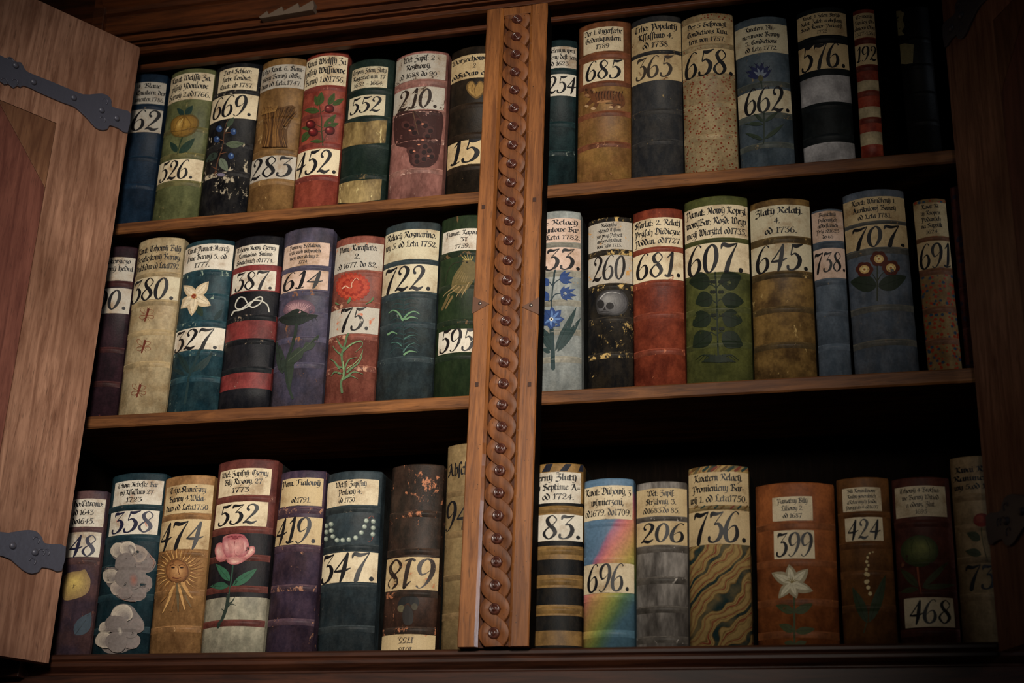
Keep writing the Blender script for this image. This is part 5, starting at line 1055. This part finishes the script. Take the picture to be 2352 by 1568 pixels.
make_book(3, 'K', [(1462, 1112), (1578, 1109.7), (1461.6, 1485.5), (1581.8, 1484.5)], 'streaky silver-grey book numbered 206', (186, 176, 166), (100, 92, 86), (200, 190, 178), .12,
  [500, 702, 945, 1155, 1372], (104, 95, 86), (150, 142, 132), streak=.25, scale=22, title=((None, 285, None, 482), ['Wět: Zapiſ:', 'Stržibrný. 3.', 'od1683.do 85.']), number=((None, 522, None, 690), '206', (858, 535, 1172, 672)), papers='tan')
_G, _RD, _BR = (44, 66, 62), (128, 62, 48), (108, 80, 42)
def marbled():
    k = NT('marbled_paper'); v = k.coord((1, 1, 1), (3, 1, 5), (0, .8, 0))
    wv = k.n('ShaderNodeTexWave', Scale=7.0, Distortion=9.5, Detail=2.0); wv.inputs['Detail Scale'].default_value = 1.4; wv.bands_direction = 'Z'
    k.l(v, wv.inputs['Vector'])
    r = k.n('ShaderNodeValToRGB'); k.l(wv.outputs['Fac'], r.inputs[0]); e = r.color_ramp.elements
    O, B, G, R = (176, 146, 92), (112, 84, 46), (34, 56, 56), (136, 60, 46)
    st = [(0, G), (.07, G), (.12, B), (.2, O), (.33, O), (.39, B), (.46, O), (.54, O), (.6, R), (.72, R), (.77, O), (.84, B), (.9, O), (1, O)]
    e[0].color = (*lin(st[0][1]), 1); e[1].color = (*lin(st[-1][1]), 1)
    for p, c in st[1:-1]: q = e.new(p); q.color = (*lin(c), 1)
    c = k.mix(k.ramp(k.noise(v, 130, 5), .25, .8), r.outputs[0], k.mix(.35, r.outputs[0], (.01, .008, .005)))
    c = k.mix(k.ramp(k.noise(v, 20, 5), .4, .7), c, k.mix(.35, c, lin(O)))
    return k.done(c, .52, .15)
_mb = []
_mb += [('s', c, 12, [(x, 432), (x+22, 412)], .8) for x, c in ((1240, _BR), (1290, _G), (1340, _BR), (1385, _G), (1430, _BR), (1500, _RD), (1550, _G), (1600, _BR))] + [('s', c, 16, [(x, 160), (x+40, 130)], .8) for x, c in ((1225, _BR), (1300, _G), (1360, _RD), (1430, _BR), (1480, _G), (1530, _RD), (1580, _G))]
make_book(3, 'K', [(1581.8, 1079), (1718, 1071.5), (1584, 1484.5), (1729.5, 1481)], 'tan book numbered 736 marbled with green and red veins', (182, 152, 96), (154, 122, 70), (120, 96, 60), .07, mat=marbled(), 
  bands=[430], bandcol=None, lit_rub=(150, 120, 80), title=((None, 165, None, 405), ['Kwatern Relacý.', 'Promienieny Bar-', 'wý 1. od Leta1750.']), number=((None, 442, None, 685), '736.', (1232, 455, 1615, 672)), papers='tan', artname='painted_marbling', art=_mb)
_PT = (206, 194, 162)
_ll = [('s', (70, 74, 44), 13, [(368, 1060), (368, 1200), (370, 1388)], 1)] + [('l', (70, 76, 44), *q, 1) for q in (((365, 1172), (244, 1124), 44), ((372, 1172), (492, 1114), 46), ((366, 1302), (264, 1254), 42), ((376, 1302), (508, 1284), 40), ((366, 1388), (300, 1378), 30), ((376, 1388), (452, 1372), 30))] + [('l', (170, 158, 128), (350, 975), p, w) for p, w in (((332, 845), 78), ((464, 876), 82), ((496, 1028), 76), ((385, 1078), 66), ((262, 1078), 66), ((214, 904), 84))] + [('l', (222, 212, 182), (350, 972), p, w) for p, w in (((334, 865), 44), ((446, 888), 44), ((474, 1016), 42), ((380, 1060), 34), ((276, 1062), 36), ((234, 912), 46))]
_ll += [('s', (140, 120, 60), 5, [(350, 972), (330+i*14, 940+abs(i-2)*8), (300+i*25, 930+abs(i-2)*16)]) for i in range(5)]
make_book(3, 'L', [(1735.5, 1119.8), (1914.6, 1113), (1740.6, 1479.8), (1929.8, 1475.7)], 'wide orange-brown book numbered 399 with a painted white lily', (188, 100, 46), (160, 82, 38), (196, 124, 60), .09,
  [580, 828, 1100, 1320], (170, 92, 46), (150, 84, 44), bh=.0012, title=((220, 384, 492, 545), ['Pamatny Bilý', 'Liliowy 2.', 'od 1687']), number=((230, 612, 504, 804), '399', (244, 630, 496, 788)), papers='cream', artname='painted_lily', art=_ll)
_lv = [('s', (110, 100, 60), 5, [(905, 762), (870, 775), (860, 850), (862, 960), (885, 1060)]), ('l', (54, 66, 44), (862, 1245), (762, 998), 70), ('l', (54, 66, 44), (880, 1240), (988, 912), 70), ('s', (60, 70, 46), 7, [(840, 1310), (860, 1245), (885, 1225)])] + [('e', (224, 200, 146), x, y, r, r) for x, y, r in ((902, 762, 5), (880, 770, 7), (866, 798, 9), (860, 828, 11), (872, 852, 9), (858, 880, 11), (856, 912, 14), (870, 918, 12), (858, 965, 15), (870, 1003, 14), (884, 1045, 14), (868, 960, 11))]
make_book(3, 'L', [(1919.7, 1103), (2041, 1099.6), (1938, 1475.7), (2063, 1471)], 'brown book numbered 424 with a painted lily of the valley', (150, 94, 44), (124, 76, 36), (170, 110, 60), .07,
  [500, 702, 908, 1138], (140, 86, 42), (130, 84, 46), title=((697, 322, 957, 480), ['Bili Konwalinowe', 'Knihy generalnich', 'aRelacznych ſoudu', 'Purggrab:4 od1697']), number=((715, 525, 970, 682), '424', (730, 540, 952, 672)), papers='cream', artname='painted_lily_of_the_valley', art=_lv)
_mn = [('s', (150, 78, 50), 13, [(1205, 862), (1215, 960), (1232, 1048)])] + [('l', (66, 70, 42), *q) for q in (((1212, 1000), (1084, 872), 54), ((1238, 998), (1414, 826), 44), ((1236, 1002), (1462, 984), 40), ((1212, 1012), (1088, 1036), 42))] + [('g', (62, 70, 38), [(1220+128*math.cos(i*math.pi/6), 755+108*math.sin(i*math.pi/6)) for i in range(12)], (136, 140, 76), (1245, 720), 9), ('s', (70, 76, 38), 6, [(1190, 655), (1165, 740), (1190, 850)]), ('s', (70, 76, 38), 6, [(1250, 655), (1290, 750), (1265, 850)])]
make_book(3, 'L', [(2048, 1103), (2178, 1099.6), (2068, 1471), (2208.6, 1468)], 'maroon book numbered 468 with a painted green fruit', (118, 60, 46), (96, 48, 40), (150, 90, 60), .06,
  [565, 835, 1050, 1305], (110, 56, 44), (110, 62, 48), title=((1055, 312, 1397, 518), ['Trhowý 4 Brotſna-', 'we Barwý Witiad', 'a odewz. Zlut.', '1695'], 'f'), number=((1118, 1070, 1452, 1268), '468', (1150, 1088, 1438, 1245)), papers='cream', artname='painted_green_fruit', art=_mn)
make_book(3, 'L', [(2180, 1057), (2300, 1048), (2212, 1468), (2335, 1462)], 'tan book numbered 73 with painted leaves, half behind the right jamb', (192, 154, 104), (164, 128, 84), (120, 90, 60), .06,
  [385, 590, 835, 1062], (176, 138, 92), (170, 135, 90), title=((None, 165, None, 350), [('Kwai Ra', 1460, 1680), ('Ranuncu', 1448, 1685), ('wy 5.od L', 1455, 1680)], '', 'bare'), number=((None, 840, None, 1020), '73', (1532, 850, 1740, 1012), '', 'bare'), artname='painted_ranunculus', art=[('s', (70, 74, 50), 6, [(1640, 600), (1650, 700), (1690, 850)]), ('l', (66, 70, 48), (1632, 680), (1540, 630), 62), ('l', (66, 70, 48), (1640, 780), (1530, 755), 58), ('e', (120, 44, 34), 1640, 545, 55, 48), ('e', (140, 60, 44), 1630, 535, 28, 22)])

# ------------------------------------------------------------------ room
fl = bm_obj('floor', box_bm(-4, 5, -6, .4, -2.85, -2.8, 0), wood('floor_boards', (60, 40, 26), (104, 74, 50), 'y', .4, .5, .3)); fl['kind'] = 'structure'
wl = bm_obj('wall_back', box_bm(-4, 5, .365, .45, -2.8, 2.2, 0), plain('plaster', (150, 138, 120), .85, .2, 0, 40)); wl['kind'] = 'structure'
